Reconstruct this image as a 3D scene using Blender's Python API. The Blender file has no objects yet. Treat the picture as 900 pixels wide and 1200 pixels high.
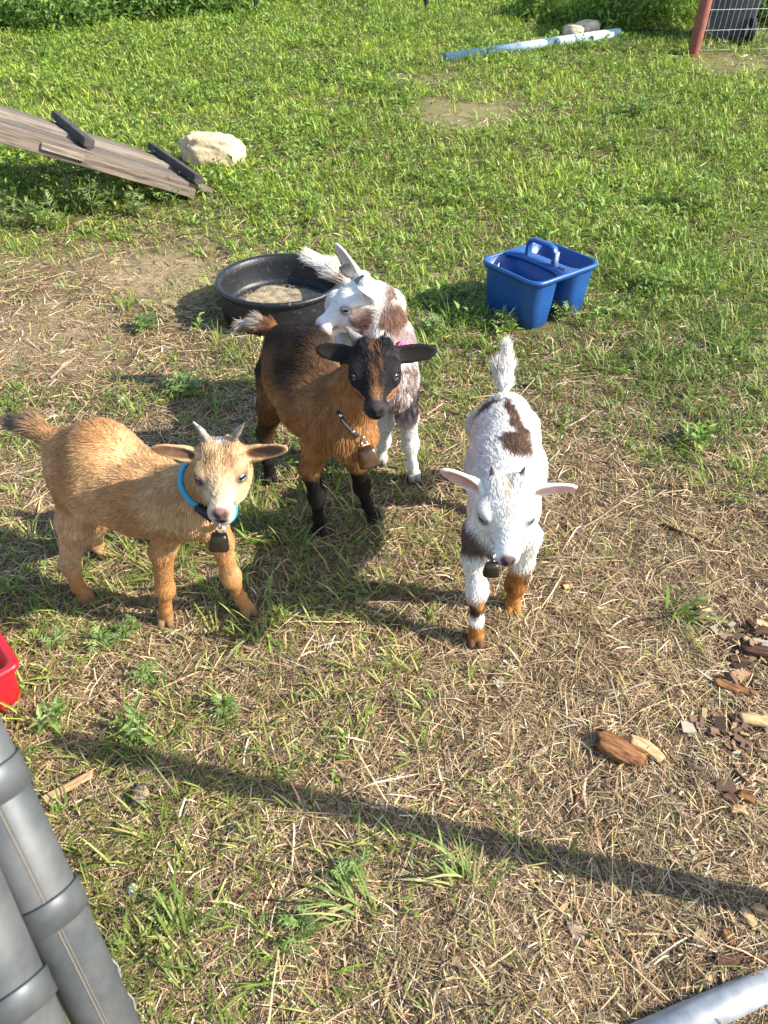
import bpy, bmesh, math, random
import numpy as np
from mathutils import Vector, Matrix
import openvdb

# ---------------------------------------------------------------- camera, light, exposure
S = bpy.context.scene
COL = S.collection
CAM_H, PITCH, FPX = 1.3, math.radians(41), 820.0
cam = bpy.data.cameras.new('camera'); camo = bpy.data.objects.new('camera', cam); COL.objects.link(camo)
camo.location = (0, 0, CAM_H); camo.rotation_euler = (math.pi/2 - PITCH, 0, 0)
cam.sensor_fit = 'VERTICAL'; cam.sensor_height = 36; cam.lens = FPX/1200*36
cam.dof.use_dof = True; cam.dof.focus_distance = 1.75; cam.dof.aperture_fstop = 11
cam.clip_start = 0.02; cam.clip_end = 1500
S.camera = camo
SUN_AZ = math.atan2(0.973, -0.231)          # clockwise from +Y
SUN_EL = math.radians(34)
SUN = np.array([math.sin(SUN_AZ)*math.cos(SUN_EL), math.cos(SUN_AZ)*math.cos(SUN_EL), math.sin(SUN_EL)])
w = bpy.data.worlds.new('World'); S.world = w; w.use_nodes = True
nt = w.node_tree
sky = nt.nodes.new('ShaderNodeTexSky'); sky.sky_type = 'NISHITA'; sky.sun_disc = False
sky.sun_elevation = SUN_EL; sky.sun_rotation = SUN_AZ
nt.nodes['Background'].inputs[1].default_value = 0.15
nt.links.new(sky.outputs[0], nt.nodes['Background'].inputs[0])
sl = bpy.data.lights.new('sun', 'SUN'); sl.energy = 5.0; sl.angle = math.radians(0.55); sl.color = (1, 0.93, 0.82)
so = bpy.data.objects.new('sun', sl); COL.objects.link(so)
so.rotation_euler = Vector(-SUN).to_track_quat('-Z', 'Y').to_euler(); so.location = (4, -2, 6)
S.view_settings.view_transform = 'Standard'; S.view_settings.look = 'None'
S.view_settings.exposure = 1.14; S.view_settings.gamma = 1; S.view_settings.use_curve_mapping = False
S.cycles.max_bounces = 6; S.cycles.diffuse_bounces = 3; S.cycles.transmission_bounces = 4

rng = np.random.default_rng(7); random.seed(7)
A = np.array
# ---------------------------------------------------------------- measuring the place from the photograph
CF = A([0, math.cos(PITCH), -math.sin(PITCH)]); CU = A([0, math.sin(PITCH), math.cos(PITCH)]); CR = A([1., 0, 0]); CC = A([0, 0, CAM_H])
def ray(px, py): return CF + CR*(px-450)/FPX - CU*(py-600)/FPX
def K(px, py, y):                      # point at ground distance y
    d = ray(px, py); return CC + d*(y/d[1])
def PD(px, py, dep): return CC + ray(px, py)*dep
def smooth01(t): t = np.clip(t, 0, 1); return t*t*(3-2*t)
def slope(y): y = np.asarray(y, float); t = np.maximum(0, y-3.0); return 0.07*t*t/(t+0.8)
def G(px, py, z=0.0):                  # point on the (sloping) ground
    d = ray(px, py); t = 0.2
    lo, hi = 0.2, 60.0
    for _ in range(60):
        m = (lo+hi)/2; p = CC + d*m
        if p[2] > z + float(slope(p[1])): lo = m
        else: hi = m
    return CC + d*lo
def project(p):
    v = p - CC; z = v@CF; z = np.where(z < 0.05, 0.05, z)
    return 450 + FPX*(v@CR)/z, 600 - FPX*(v@CU)/z
def nrm(v): v = np.asarray(v, float); return v/(np.linalg.norm(v, axis=-1, keepdims=True)+1e-12)

def _hash(ix, iy, iz, seed):
    h = (ix.astype(np.int64)*73856093) ^ (iy.astype(np.int64)*19349663) ^ (iz.astype(np.int64)*83492791) ^ (seed*2654435761)
    h = (h ^ (h >> 13))*1274126177 & 0x7fffffff
    h = (h ^ (h >> 16))*1103515245 & 0x7fffffff
    return (h & 0xffff)/65535.0
def vnoise(p, seed=0):                 # value noise 0..1
    p = np.asarray(p, float); i = np.floor(p); f = p-i; f = f*f*(3-2*f); i = i.astype(np.int64)
    r = 0
    for dx in (0, 1):
        wx = f[:, 0] if dx else 1-f[:, 0]
        for dy in (0, 1):
            wy = f[:, 1] if dy else 1-f[:, 1]
            for dz in (0, 1):
                wz = f[:, 2] if dz else 1-f[:, 2]
                r = r + wx*wy*wz*_hash(i[:, 0]+dx, i[:, 1]+dy, i[:, 2]+dz, seed)
    return r
def fbm(p, seed=0, n=3):
    p = np.asarray(p, float); a, s, t = 0.5, 0, 0
    for k in range(n): s = s + a*vnoise(p*(2**k), seed+k*11); t += a; a *= 0.5
    return s/t
def p2(x, y, f): return np.stack([x*f, y*f, np.zeros_like(x)], 1)

# ---------------------------------------------------------------- materials
def mat(name, color=(.5, .5, .5), rough=0.6, attr=None, spec=0.3, metal=0.0, var=None, varscale=30, varstretch=(1, 1, 1), bump=0.0, bumpscale=200, trans=0.0, contrast=(0.35, 0.65), sheen=0.0):
    m = bpy.data.materials.new(name); m.use_nodes = True; t = m.node_tree; b = t.nodes['Principled BSDF']
    b.inputs['Roughness'].default_value = rough; b.inputs['Specular IOR Level'].default_value = spec; b.inputs['Metallic'].default_value = metal
    src = None
    if attr:
        a = t.nodes.new('ShaderNodeAttribute'); a.attribute_name = attr; src = a.outputs['Color']
    else: b.inputs['Base Color'].default_value = (*color, 1)
    if var or bump:
        tc = t.nodes.new('ShaderNodeTexCoord'); mp = t.nodes.new('ShaderNodeMapping'); mp.inputs['Scale'].default_value = varstretch
        t.links.new(tc.outputs['Object'], mp.inputs[0])
    if var:
        n = t.nodes.new('ShaderNodeTexNoise'); n.inputs['Scale'].default_value = varscale; n.inputs['Detail'].default_value = 6; n.inputs['Roughness'].default_value = 0.65
        t.links.new(mp.outputs[0], n.inputs[0])
        mr = t.nodes.new('ShaderNodeMapRange'); mr.inputs[1].default_value = contrast[0]; mr.inputs[2].default_value = contrast[1]
        t.links.new(n.outputs[0], mr.inputs[0])
        mx = t.nodes.new('ShaderNodeMix'); mx.data_type = 'RGBA'; mx.inputs[7].default_value = (*var, 1)
        t.links.new(mr.outputs[0], mx.inputs[0])
        if src: t.links.new(src, mx.inputs[6])
        else: mx.inputs[6].default_value = (*color, 1)
        src = mx.outputs[2]
    if src: t.links.new(src, b.inputs['Base Color'])
    if bump:
        n2 = t.nodes.new('ShaderNodeTexNoise'); n2.inputs['Scale'].default_value = bumpscale; n2.inputs['Detail'].default_value = 5
        t.links.new(mp.outputs[0], n2.inputs[0])
        bp = t.nodes.new('ShaderNodeBump'); bp.inputs['Strength'].default_value = 1; bp.inputs['Distance'].default_value = bump
        t.links.new(n2.outputs[0], bp.inputs['Height']); t.links.new(bp.outputs[0], b.inputs['Normal'])
    if sheen:
        b.inputs['Sheen Weight'].default_value = sheen
    if trans:
        tr = t.nodes.new('ShaderNodeBsdfTranslucent'); ms = t.nodes.new('ShaderNodeMixShader'); ms.inputs[0].default_value = trans
        if src: t.links.new(src, tr.inputs[0])
        else: tr.inputs[0].default_value = (*color, 1)
        t.links.new(b.outputs[0], ms.inputs[1]); t.links.new(tr.outputs[0], ms.inputs[2])
        t.links.new(ms.outputs[0], t.nodes['Material Output'].inputs[0])
    return m

# ---------------------------------------------------------------- objects
def tag(o, label=None, cat=None, group=None, kind=None):
    if label: o['label'] = label
    if cat: o['category'] = cat
    if group: o['group'] = group
    if kind: o['kind'] = kind
    return o
def empty(name, loc=(0, 0, 0), label=None, cat=None, group=None):
    o = bpy.data.objects.new(name, None); COL.objects.link(o); o.location = loc; o.empty_display_size = 0.05
    return tag(o, label, cat, group)
def link(name, me, m, parent=None):
    o = bpy.data.objects.new(name, me); COL.objects.link(o)
    if m: me.materials.append(m)
    if parent:
        o.parent = parent
        if parent.parent is None: o.matrix_parent_inverse = Matrix.Translation(-Vector(parent.location))   # shapes are built in world space
    return o
def npmesh(name, V, faces=None, quads=None, tris=None, color=None, smooth=True, attr='tint'):
    me = bpy.data.meshes.new(name)
    V = np.asarray(V, np.float32)
    loops, starts, n = [], [], 0
    if quads is not None and len(quads):
        q = np.asarray(quads, np.int32); loops.append(q.ravel()); starts.append(np.arange(len(q))*4); n += len(q)*4
    if tris is not None and len(tris):
        q = np.asarray(tris, np.int32); loops.append(q.ravel()); starts.append(n+np.arange(len(q))*3)
    loops = np.concatenate(loops); starts = np.concatenate(starts)
    me.vertices.add(len(V)); me.vertices.foreach_set('co', V.ravel())
    me.loops.add(len(loops)); me.loops.foreach_set('vertex_index', loops)
    me.polygons.add(len(starts)); me.polygons.foreach_set('loop_start', starts.astype(np.int32))
    me.update(calc_edges=True)
    me.polygons.foreach_set('use_smooth', np.full(len(starts), smooth, bool))
    if color is not None:
        a = me.color_attributes.new(attr, 'FLOAT_COLOR', 'POINT')
        c = np.ones((len(V), 4), np.float32); c[:, :3] = color
        a.data.foreach_set('color', c.ravel())
    me.update()
    return me
def bmobj(name, bm, m, parent=None, smooth=True):
    me = bpy.data.meshes.new(name); bmesh.ops.recalc_face_normals(bm, faces=bm.faces[:]); bm.to_mesh(me); bm.free()
    for p in me.polygons: p.use_smooth = smooth
    return link(name, me, m, parent)
def frame(d, ref=(0, 0, 1)):
    d = nrm(d); ref = np.asarray(ref, float)
    if abs(d@ref) > 0.95: ref = A([1., 0, 0])
    u = nrm(np.cross(ref, d)); v = np.cross(d, u); return u, v, d
def tube(bm, pts, radii, n=12, cap=True, flat=1.0, ref=(0, 0, 1)):
    pts = [np.asarray(p, float) for p in pts]
    if np.isscalar(radii): radii = [radii]*len(pts)
    rings = []
    for i, p in enumerate(pts):
        d = pts[min(i+1, len(pts)-1)] - pts[max(i-1, 0)]
        u, v, _ = frame(d, ref)
        rings.append([bm.verts.new(p + radii[i]*(math.cos(2*math.pi*k/n)*u + flat*math.sin(2*math.pi*k/n)*v)) for k in range(n)])
    for a, b in zip(rings, rings[1:]):
        for k in range(n): bm.faces.new((a[k], a[(k+1) % n], b[(k+1) % n], b[k]))
    if cap: bm.faces.new(rings[0][::-1]); bm.faces.new(rings[-1])
    return rings
def box(bm, c, ax, ay, az, sx, sy, sz, bevel=0.0, jitter=0.0):
    c, ax, ay, az = [np.asarray(q, float) for q in (c, ax, ay, az)]
    vs = []
    for z in (-1, 1):
        for y in (-1, 1):
            for x in (-1, 1):
                p = c + ax*x*sx/2 + ay*y*sy/2 + az*z*sz/2
                if jitter: p = p + np.random.default_rng(abs(hash((round(float(p[0]), 4), round(float(p[1]), 4), round(float(p[2]), 4)))) % 99999).normal(0, jitter, 3)
                vs.append(bm.verts.new(p))
    fs = [bm.faces.new([vs[i] for i in q]) for q in ((0, 2, 3, 1), (4, 5, 7, 6), (0, 1, 5, 4), (2, 6, 7, 3), (0, 4, 6, 2), (1, 3, 7, 5))]
    if bevel:
        es = list({e for f in fs for e in f.edges})
        bmesh.ops.bevel(bm, geom=es, offset=bevel, segments=2, affect='EDGES')
X, Y_, Z = A([1., 0, 0]), A([0, 1., 0]), A([0, 0, 1.])

# ---------------------------------------------------------------- goats: one continuous body from a blended distance field, hair grown over it
class Body:
    VOX = 0.0031
    def __init__(s): s.pr = []
    def cap(s, a, b, ra, rb, region, k=0.02, flow=None, fur=0.012, squash=None, cut=False):
        s.pr.append(dict(t='cap', a=A(a, float), b=A(b, float), ra=ra, rb=rb, region=region, k=k, flow=flow, fur=fur, squash=squash, cut=cut))
    def ell(s, c, axes, r, region, k=0.02, flow=None, fur=0.012, cut=False):
        s.pr.append(dict(t='ell', c=A(c, float), ax=A(axes, float), r=A(r, float), region=region, k=k, flow=flow, fur=fur, squash=None, cut=cut))
    @staticmethod
    def dist(p, P):
        if p['t'] == 'cap':
            a, b = p['a'], p['b']; sc = 1.0
            if p['squash'] is not None:
                n, f = p['squash']; n = nrm(n); m = (a+b)/2
                h = (P-m)@n
                P = P + np.multiply.outer(h*(1/f-1), n).astype(P.dtype)
                ha = (a-m)@n; hb = (b-m)@n; a = a + n*ha*(1/f-1); b = b + n*hb*(1/f-1); sc = min(1, f)
            ba = b-a; t = np.clip(((P-a)@ba)/(ba@ba), 0, 1)
            q = P - a - np.multiply.outer(t, ba)
            return (np.sqrt((q*q).sum(-1)) - (p['ra']+(p['rb']-p['ra'])*t))*sc
        q = (P-p['c'])@p['ax'].T
        k0 = np.sqrt(((q/p['r'])**2).sum(-1)); k1 = np.sqrt(((q/p['r']**2)**2).sum(-1))
        return k0*(k0-1)/(k1+1e-6)
    def bounds(s, p):
        m = p['k'] + 0.014
        if p['t'] == 'cap':
            r = max(p['ra'], p['rb'])*(max(1, p['squash'][1]) if p['squash'] else 1) + m
            return np.minimum(p['a'], p['b'])-r, np.maximum(p['a'], p['b'])+r
        e = np.sqrt(((p['ax']*p['r'][:, None])**2).sum(0)) + m
        return p['c']-e, p['c']+e
    def mesh(s):
        v = s.VOX
        bb = [s.bounds(p) for p in s.pr if not p['cut']]
        lo = np.min([b[0] for b in bb], 0) - 2*v; hi = np.max([b[1] for b in bb], 0) + 2*v
        n = np.ceil((hi-lo)/v).astype(int)+1
        D = np.full(n, 0.05, np.float32)
        for p in s.pr:
            b0, b1 = s.bounds(p)
            i0 = np.clip(((b0-lo)/v).astype(int), 0, n-1); i1 = np.clip(((b1-lo)/v).astype(int)+1, 0, n)
            if np.any(i1 <= i0): continue
            g = [lo[j] + v*np.arange(i0[j], i1[j]) for j in range(3)]
            P = np.stack(np.meshgrid(*g, indexing='ij'), -1).astype(np.float32)
            d = s.dist(p, P).astype(np.float32)
            sl_ = tuple(slice(i0[j], i1[j]) for j in range(3)); o = D[sl_]; k = p['k']
            if p['cut']:
                h = np.maximum(k-np.abs(o+d), 0)/k; D[sl_] = np.maximum(o, -d) + h*h*k*0.25
            else:
                h = np.maximum(k-np.abs(o-d), 0)/k; D[sl_] = np.minimum(o, d) - h*h*k*0.25
        g = openvdb.FloatGrid(); g.background = 0.05
        g.copyFromArray(D); V, Q = g.convertToQuads(0.0)
        V = V.astype(np.float64)*v + lo
        Q = Q[:, ::-1].astype(np.int64)
        if (V[Q[:, 0]]*np.cross(V[Q[:, 1]], V[Q[:, 2]])).sum() < 0: Q = Q[:, ::-1]
        return V, Q
    def sdf(s, P):
        P = np.asarray(P, float); o = np.full(len(P), 0.05)
        for p in s.pr:
            if p['cut']: continue
            d = s.dist(p, P); k = p['k']; h = np.maximum(k-np.abs(o-d), 0)/k; o = np.minimum(o, d) - h*h*k*0.25
        return o
    def front(s, px, py, clear):             # the nearest point on a line of sight that clears the coat by so much
        t = np.linspace(.7, 2.6, 1200); Pp = CC + t[:, None]*ray(px, py); f = s.sdf(Pp)
        return Pp[np.argmax(f < clear)]
    def girth(s, c, axis, gap, n=56):        # the closed line a collar takes round the neck
        u, v, d = frame(axis); out = []
        for i in range(n):
            a = 2*math.pi*i/n; e = u*math.cos(a)+v*math.sin(a); t = np.linspace(.02, .13, 56)
            f = s.sdf(A(c)+t[:, None]*e); k = np.argmax(f > 0) if (f > 0).any() else 55
            out.append(t[k])
        r = A(out); 
        for _ in range(6): r = (r + np.roll(r, 1) + np.roll(r, -1))/3
        return [A(c)+(r[i]+gap)*(u*math.cos(2*math.pi*i/n)+v*math.sin(2*math.pi*i/n)) for i in range(n)], nrm(axis)

def vnormals(V, Q):
    n = np.cross(V[Q[:, 2]]-V[Q[:, 0]], V[Q[:, 3]]-V[Q[:, 1]])
    N = np.zeros_like(V)
    for k in range(4): np.add.at(N, Q[:, k], n)
    return nrm(N)

M_body = mat('goat_skin_hair', rough=0.75, attr='tint', spec=0.15, var=None)
M_fur = mat('goat_hair', rough=0.55, attr='tint', spec=0.22, trans=0.12)
M_horn = mat('horn', (.42, .38, .33), 0.5, var=(.12, .10, .09), varscale=60, bump=0.0008, bumpscale=150)
M_hornd = mat('dark_horn', (.05, .045, .042), 0.45, var=(.13, .12, .11), varscale=60)
M_eye = mat('goat_eye', rough=0.08, attr='tint', spec=0.6)
M_bell = mat('bronze_bell', (.10, .062, .040), 0.32, metal=0.85, var=(.22, .14, .09), varscale=25, spec=.5)
M_belld = mat('dark_bell', (.035, .030, .022), 0.3, metal=0.8, var=(.09, .08, .06), varscale=30, spec=.5)
M_steel = mat('ring_steel', (.6, .6, .6), 0.25, metal=1)
M_black = mat('black_plastic', (.02, .02, .024), 0.4)
M_blue = mat('light_blue_webbing', (.025, .31, .46), 0.6, bump=.0006, bumpscale=900)
M_pink = mat('pink_webbing', (.60, .13, .30), 0.6)
M_blackweb = mat('black_webbing', (.018, .018, .022), 0.6)

def hframe(eye, az, pitch, L, roll=0.0):
    f = A([math.cos(az)*math.cos(pitch), math.sin(az)*math.cos(pitch), math.sin(pitch)])
    r = nrm(np.cross(f, Z)); u = np.cross(r, f)
    if roll: r, u = r*math.cos(roll)+u*math.sin(roll), u*math.cos(roll)-r*math.sin(roll)
    O = A(eye) - f*0.42*L - u*0.06*L
    return dict(O=O, r=r, f=f, u=u, L=L)        # r = the goat's own right
def H(h, x, y, z): return h['O'] + h['L']*(h['r']*x + h['f']*y + h['u']*z)

EX, EY, EZ = .170, .455, .055
def add_head(B, h, ears, squint=0.0, eyew=1.0, poll=0.0, wide=1.0, snub=0.0):
    L = h['L']; ax = [h['r'], h['f'], h['u']]; back = -h['f']
    fl = back + h['u']*0.15
    B.ell(H(h, 0, .20, .0), ax, A([.225*wide, .27, .235])*L, 'head', .02, fl, .013)
    B.ell(H(h, 0, .36, -.01), ax, A([.235*wide, .20, .195])*L, 'head', .02, fl, .011)
    B.cap(H(h, 0, .42, .0), H(h, 0, .84-snub, -.060), .190*L, .092*L, 'muzzle', .03, fl, .0075, squash=(h['r'], .95))
    B.ell(H(h, 0, .90-snub, -.075), ax, A([.098, .085, .085])*L, 'nose', .012, fl, .004)
    B.cap(H(h, 0, .22, -.20), H(h, 0, .80-snub, -.185), .130*L, .076*L, 'jaw', .03, fl, .011, squash=(h['r'], .95))
    B.ell(H(h, 0, .83-snub, -.18), ax, A([.082, .075, .058])*L, 'jaw', .012, fl, .008)
    for sx in (-1, 1):
        B.ell(H(h, sx*.115, .35, -.13), ax, A([.105, .23, .13])*L, 'cheek', .025, fl, .013)
        B.ell(H(h, sx*.085, .84-snub, -.10), ax, A([.05, .07, .06])*L, 'muzzle', .012, fl, .003)
        B.ell(H(h, sx*.185*wide, .39, .125), ax, A([.07, .10, .05])*L, 'brow', .015, fl, .005)
        B.ell(H(h, sx*.19*wide, .44, -.055), ax, A([.06, .10, .04])*L, 'head', .012, fl, .004)
        B.ell(H(h, sx*.125, .12, .20), ax, A([.095, .09, .085])*L, 'poll', .02, fl+h['u'], .015)
        # the lids and the slit between them
        eo = nrm(h['r']*sx + h['f']*.95 + h['u']*.40); eu, ev, _ = frame(eo, h['u'])
        B.ell(H(h, sx*EX*wide, EY, EZ), ax, A([.092, .105, .092])*L, 'lids', .008, fl, .002)
        B.ell(H(h, sx*EX*wide, EY, EZ)+eo*.095*L, [eu, ev, eo], A([.080*eyew, .050-.024*squint, .065])*L, 'lid', .002, fl, .002, cut=True)
        # nostril
        e = nrm(h['f']+sx*h['r']*.8)
        B.cap(H(h, sx*.04, .975-snub, -.065), H(h, sx*.075, .95-snub, -.035), .026*L, .018*L, 'nostril', .004, fl, .0, cut=True)
    # mouth line
    for sx in (-1, 1):
        B.cap(H(h, 0, .955-snub, -.140), H(h, sx*.125, .74-snub, -.145), .022*L, .018*L, 'mouth', .004, fl, 0, cut=True)
    for e in ears:
        b, t = A(e['b']), A(e['t']); d = nrm(t-b); ln = np.linalg.norm(t-b)
        n = A(e['n'], float); n = nrm(n - d*(n@d)); wv = np.cross(n, d)
        axe = [d, wv, n]
        B.ell(b+d*ln*.50, axe, [ln*.54, e['w']/2, .0075], 'ear', .008, d, .004)
        B.cap(b-d*.012, b+d*ln*.35, .016, .010, 'ear', .016, d, .005)
        B.ell(b+d*ln*.56+n*.0085, axe, [ln*.44, e['w']*.40, .0085], 'earin', .004, d, .003, cut=True)
        e['d'] = d; e['nn'] = n

def leg(B, pts, rr, name, furs=(.015, .011, .008, .008, .009)):
    pts = [A(p, float) for p in pts]
    for i in range(len(pts)-1):
        d = nrm(pts[i+1]-pts[i]) + A([0, 0, -.3])
        if i == 2: B.cap(pts[i]+A([0, 0, .006]), pts[i]-A([0, 0, .010]), rr[i]*1.08, rr[i]*1.02, name+'_mid', .020, d, furs[i])
        B.cap(pts[i], pts[i+1], rr[i], rr[i+1]*(1 if i != 2 else .94), name + ('_up' if i < 1 else '_mid' if i < 2 else '_low'), .022 if i < 2 else .012, d, furs[i])
    f = pts[-1]; p = pts[-2]
    hd = A([f[0]-p[0], f[1]-p[1], 0]); 
    return f
def hooves(B, f, head, name):
    head = nrm(A([head[0], head[1], 0])); r = A([head[1], -head[0], 0])
    for s in (-1, 1):
        c = A([f[0], f[1], 0]) + r*s*.0100 + head*.008
        B.cap(c+A([0, 0, .020])-head*.004, c+A([0, 0, .007])+head*.012, .0098, .0088, name+'_hoof', .004, A([0, 0, -1.]), .0)

def finish_goat(root, B, colour, nfur, seed, furscale=1.0, density=None):
    V, Q = B.mesh(); N = vnormals(V, Q)
    keep = V[:, 2] > -0.02
    ds = np.stack([Body.dist(p, V) for p in B.pr], 1)
    cut = A([p['cut'] for p in B.pr])
    dd = np.where(cut[None, :], np.abs(ds)*1.6, np.maximum(ds, -0.001) if False else np.abs(ds))
    W = np.exp(-np.clip(dd, 0, .2)/.006); W[:, cut] = np.exp(-np.clip(np.abs(ds[:, cut]), 0, .2)/.003)*1.6
    W /= W.sum(1, keepdims=True)+1e-9
    regs = sorted({p['region'] for p in B.pr}); R = {r: W[:, [i for i, p in enumerate(B.pr) if p['region'] == r]].sum(1) for r in regs}
    flow = np.zeros_like(V); fl = np.zeros(len(V))
    for i, p in enumerate(B.pr):
        f = p['flow']
        if f is None: f = A([0, 0, -1.])
        flow += W[:, i:i+1]*nrm(f); fl += W[:, i]*p['fur']
    C, furmul = colour(V, N, R)
    C = np.clip(C, 0.004, 0.95)
    me = npmesh('body', V, quads=Q, color=C*0.85)
    body = link('body', me, M_body, root)
    # hair
    T = np.concatenate([Q[:, [0, 1, 2]], Q[:, [0, 2, 3]]])
    area = np.linalg.norm(np.cross(V[T[:, 1]]-V[T[:, 0]], V[T[:, 2]]-V[T[:, 0]]), axis=1)
    bald = R.get('nostril', 0) + R.get('lid', 0) + R.get('mouth', 0)*1.2 + sum(R[r] for r in regs if r.endswith('_hoof')) + R.get('nose', 0)*0.8*(1-furmul['nosefur'])
    hd_ = sum(R.get(q, 0) for q in ('head', 'muzzle', 'jaw', 'cheek', 'brow', 'poll'))
    L_v = fl*furmul['len']*furscale*np.where(fl > .0215, 1.0, .66+.28*np.clip(hd_, 0, 1)); fine = (1+.8*np.clip(hd_, 0, 1))/(0.35+np.clip(fl, .002, .03)/.012)
    wt = area*((1-np.clip(bald, 0, 1))*fine)[T].mean(1)
    r = np.random.default_rng(seed)
    ti = r.choice(len(T), nfur, p=wt/wt.sum()); u = r.random((nfur, 2)); sw = u.sum(1) > 1; u[sw] = 1-u[sw]
    bc = np.stack([1-u.sum(1), u[:, 0], u[:, 1]], 1)
    def ip(a): return (a[T[ti]]*bc.reshape(nfur, 3, *([1]*(a.ndim-1)))).sum(1)
    p0 = ip(V); n = nrm(ip(N)); f = ip(flow); ln = ip(L_v)*r.uniform(.65, 1.25, nfur); col = ip(C)
    nz = np.stack([vnoise(p0*55, seed+k) for k in range(3)], 1)-.5; nz2 = np.stack([vnoise(p0*140, seed+9+k) for k in range(3)], 1)-.5
    f = nrm(f) + nz*.50 + nz2*.30 + r.normal(0, .10, (nfur, 3))
    f = f - n*(f*n).sum(1, keepdims=True); f = nrm(f)
    lift = furmul['lift'] if np.isscalar(furmul['lift']) else ip(furmul['lift'])
    lift = np.clip(lift*r.uniform(.5, 1.5, nfur), .08, 1.2)[:, None]
    d0 = nrm(f + n*lift); bend = f*.5 + A([0, 0, -.25]) - n*.25*np.minimum(lift, .6)
    ts = A([0, .35, .7, 1.0])
    P = p0[:, None] - n[:, None]*.001 + ln[:, None, None]*(ts[None, :, None]*d0[:, None] + (ts**2)[None, :, None]*bend[:, None]*.45)
    cv = bpy.data.hair_curves.new('coat'); cv.add_curves([4]*nfur)
    cv.attributes['position'].data.foreach_set('vector', P.astype(np.float32).ravel())
    ra = cv.attributes.get('radius') or cv.attributes.new('radius', 'FLOAT', 'POINT')
    th = r.uniform(.00028, .00052, nfur)*np.clip(ln/.009, .6, 1.4)
    ra.data.foreach_set('value', (th[:, None]*A([1, .9, .65, .12])[None]).astype(np.float32).ravel())
    v = r.normal(1, .20, (nfur, 1))*(0.78+.44*vnoise(p0*90, seed+5))[:, None]
    cc = np.ones((nfur, 4), np.float32); cc[:, :3] = np.clip(col*v, .003, .95)
    at = cv.attributes.new('tint', 'FLOAT_COLOR', 'CURVE'); at.data.foreach_set('color', cc.ravel())
    o = bpy.data.objects.new('coat', cv); COL.objects.link(o); cv.materials.append(M_fur); o.parent = root
    o.matrix_parent_inverse = Matrix.Translation(-Vector(root.location))
    return body

def earmask(ears, V, N):
    m = np.zeros(len(V))
    for e in ears:
        b, t = A(e['b']), A(e['t']); d, n = e['d'], e['nn']; wv = np.cross(n, d); ln = np.linalg.norm(t-b)
        q = V-b; a = (q@d)/ln; ww = (q@wv)/e['w']
        m = np.maximum(m, st(1.1, .75, np.hypot((a-.58)/.47, ww/.40))*st(.1, .5, N@n)*(np.abs(q@n) < .03))
    return m
def eyes(root, h, wide=1.0, iris=(.62, .70, .72), pupil=(.22, .55), rs=.088):
    L = h['L']
    for sx in (-1, 1):
        c = H(h, sx*EX*wide, EY, EZ)
        out = nrm(h['r']*sx + h['f']*.95 + h['u']*.40); u, v, d = frame(out, h['u'])   # u along the face, v up
        R_ = rs*L
        nu, nv = 28, 16; Vt, Ct = [], []
        for j in range(nv+1):
            ph = math.pi*j/nv
            for i in range(nu):
                a = 2*math.pi*i/nu
                x, y, z = math.sin(ph)*math.cos(a), math.sin(ph)*math.sin(a), math.cos(ph)
                Vt.append(c + R_*(x*u*1.05 + y*v*(.92) + z*d))
                if z > 0 and abs(y) < pupil[0] and abs(x) < pupil[1]: cl = (.004, .004, .005)
                elif math.hypot(x, y) < .80 and z > 0: cl = iris
                elif math.hypot(x, y) < .9 and z > 0: cl = tuple(q*.3 for q in iris)
                else: cl = (.05, .04, .035)
                Ct.append(cl)
        Qs = [(j*nu+i, j*nu+(i+1) % nu, (j+1)*nu+(i+1) % nu, (j+1)*nu+i) for j in range(nv) for i in range(nu)]
        link('eye', npmesh('eye', Vt, quads=Qs, color=A(Ct)), M_eye, root)

def horn(root, base, tip, r, m, curl=.15):
    base, tip = A(base), A(tip); d = tip-base; side = nrm(np.cross(d, X)+1e-6)
    bm = bmesh.new(); n = 9; pts, rr = [], []
    for i in range(n):
        t = i/(n-1); pts.append(base + d*t + side*curl*np.linalg.norm(d)*math.sin(math.pi*t)*.5); rr.append(r*(1-t)**.75*(1+.05*math.sin(t*28)) + r*.07)
    tube(bm, pts, rr, 12); return bmobj('horn', bm, m, root)

def band(name, c, axis, rx, m, root, width=.016, thick=.003, ry=None, ref=(0, 0, 1), n=40, arc=(0, 2*math.pi)):
    u, v, d = frame(axis, ref); ry = ry or rx; bm = bmesh.new(); rings = []
    full = abs(arc[1]-arc[0]-2*math.pi) < 1e-3
    for i in range(n if full else n+1):
        a = arc[0]+(arc[1]-arc[0])*i/n; o = u*math.cos(a)*rx + v*math.sin(a)*ry; on = nrm(o)
        rings.append([bm.verts.new(A(c)+o+on*q+d*z) for q, z in ((0, -width/2), (thick, -width/2*.92), (thick, width/2*.92), (0, width/2))])
    for i in range(len(rings) if full else len(rings)-1):
        a, b = rings[i], rings[(i+1) % len(rings)]
        for k in range(4): bm.faces.new((a[k], a[(k+1) % 4], b[(k+1) % 4], b[k]))
    if not full: bm.faces.new(rings[0]); bm.faces.new(rings[-1][::-1])
    return bmobj(name, bm, m, root, smooth=True)
def strap(name, line, axis, m, root, width=.016, thick=.0035, tilt=.7):
    bm = bmesh.new(); rings = []; c = np.mean(line, 0)
    for p in line:
        on = nrm(p-c-axis*((p-c)@axis)); on = nrm(on + axis*tilt); ax_ = nrm(axis - on*(axis@on))
        rings.append([bm.verts.new(p+on*q+ax_*z) for q, z in ((0, -width/2), (thick, -width/2*.9), (thick, width/2*.9), (0, width/2))])
    for i in range(len(rings)):
        a, b = rings[i], rings[(i+1) % len(rings)]
        for k in range(4): bm.faces.new((a[k], a[(k+1) % 4], b[(k+1) % 4], b[k]))
    return bmobj(name, bm, m, root)
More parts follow.
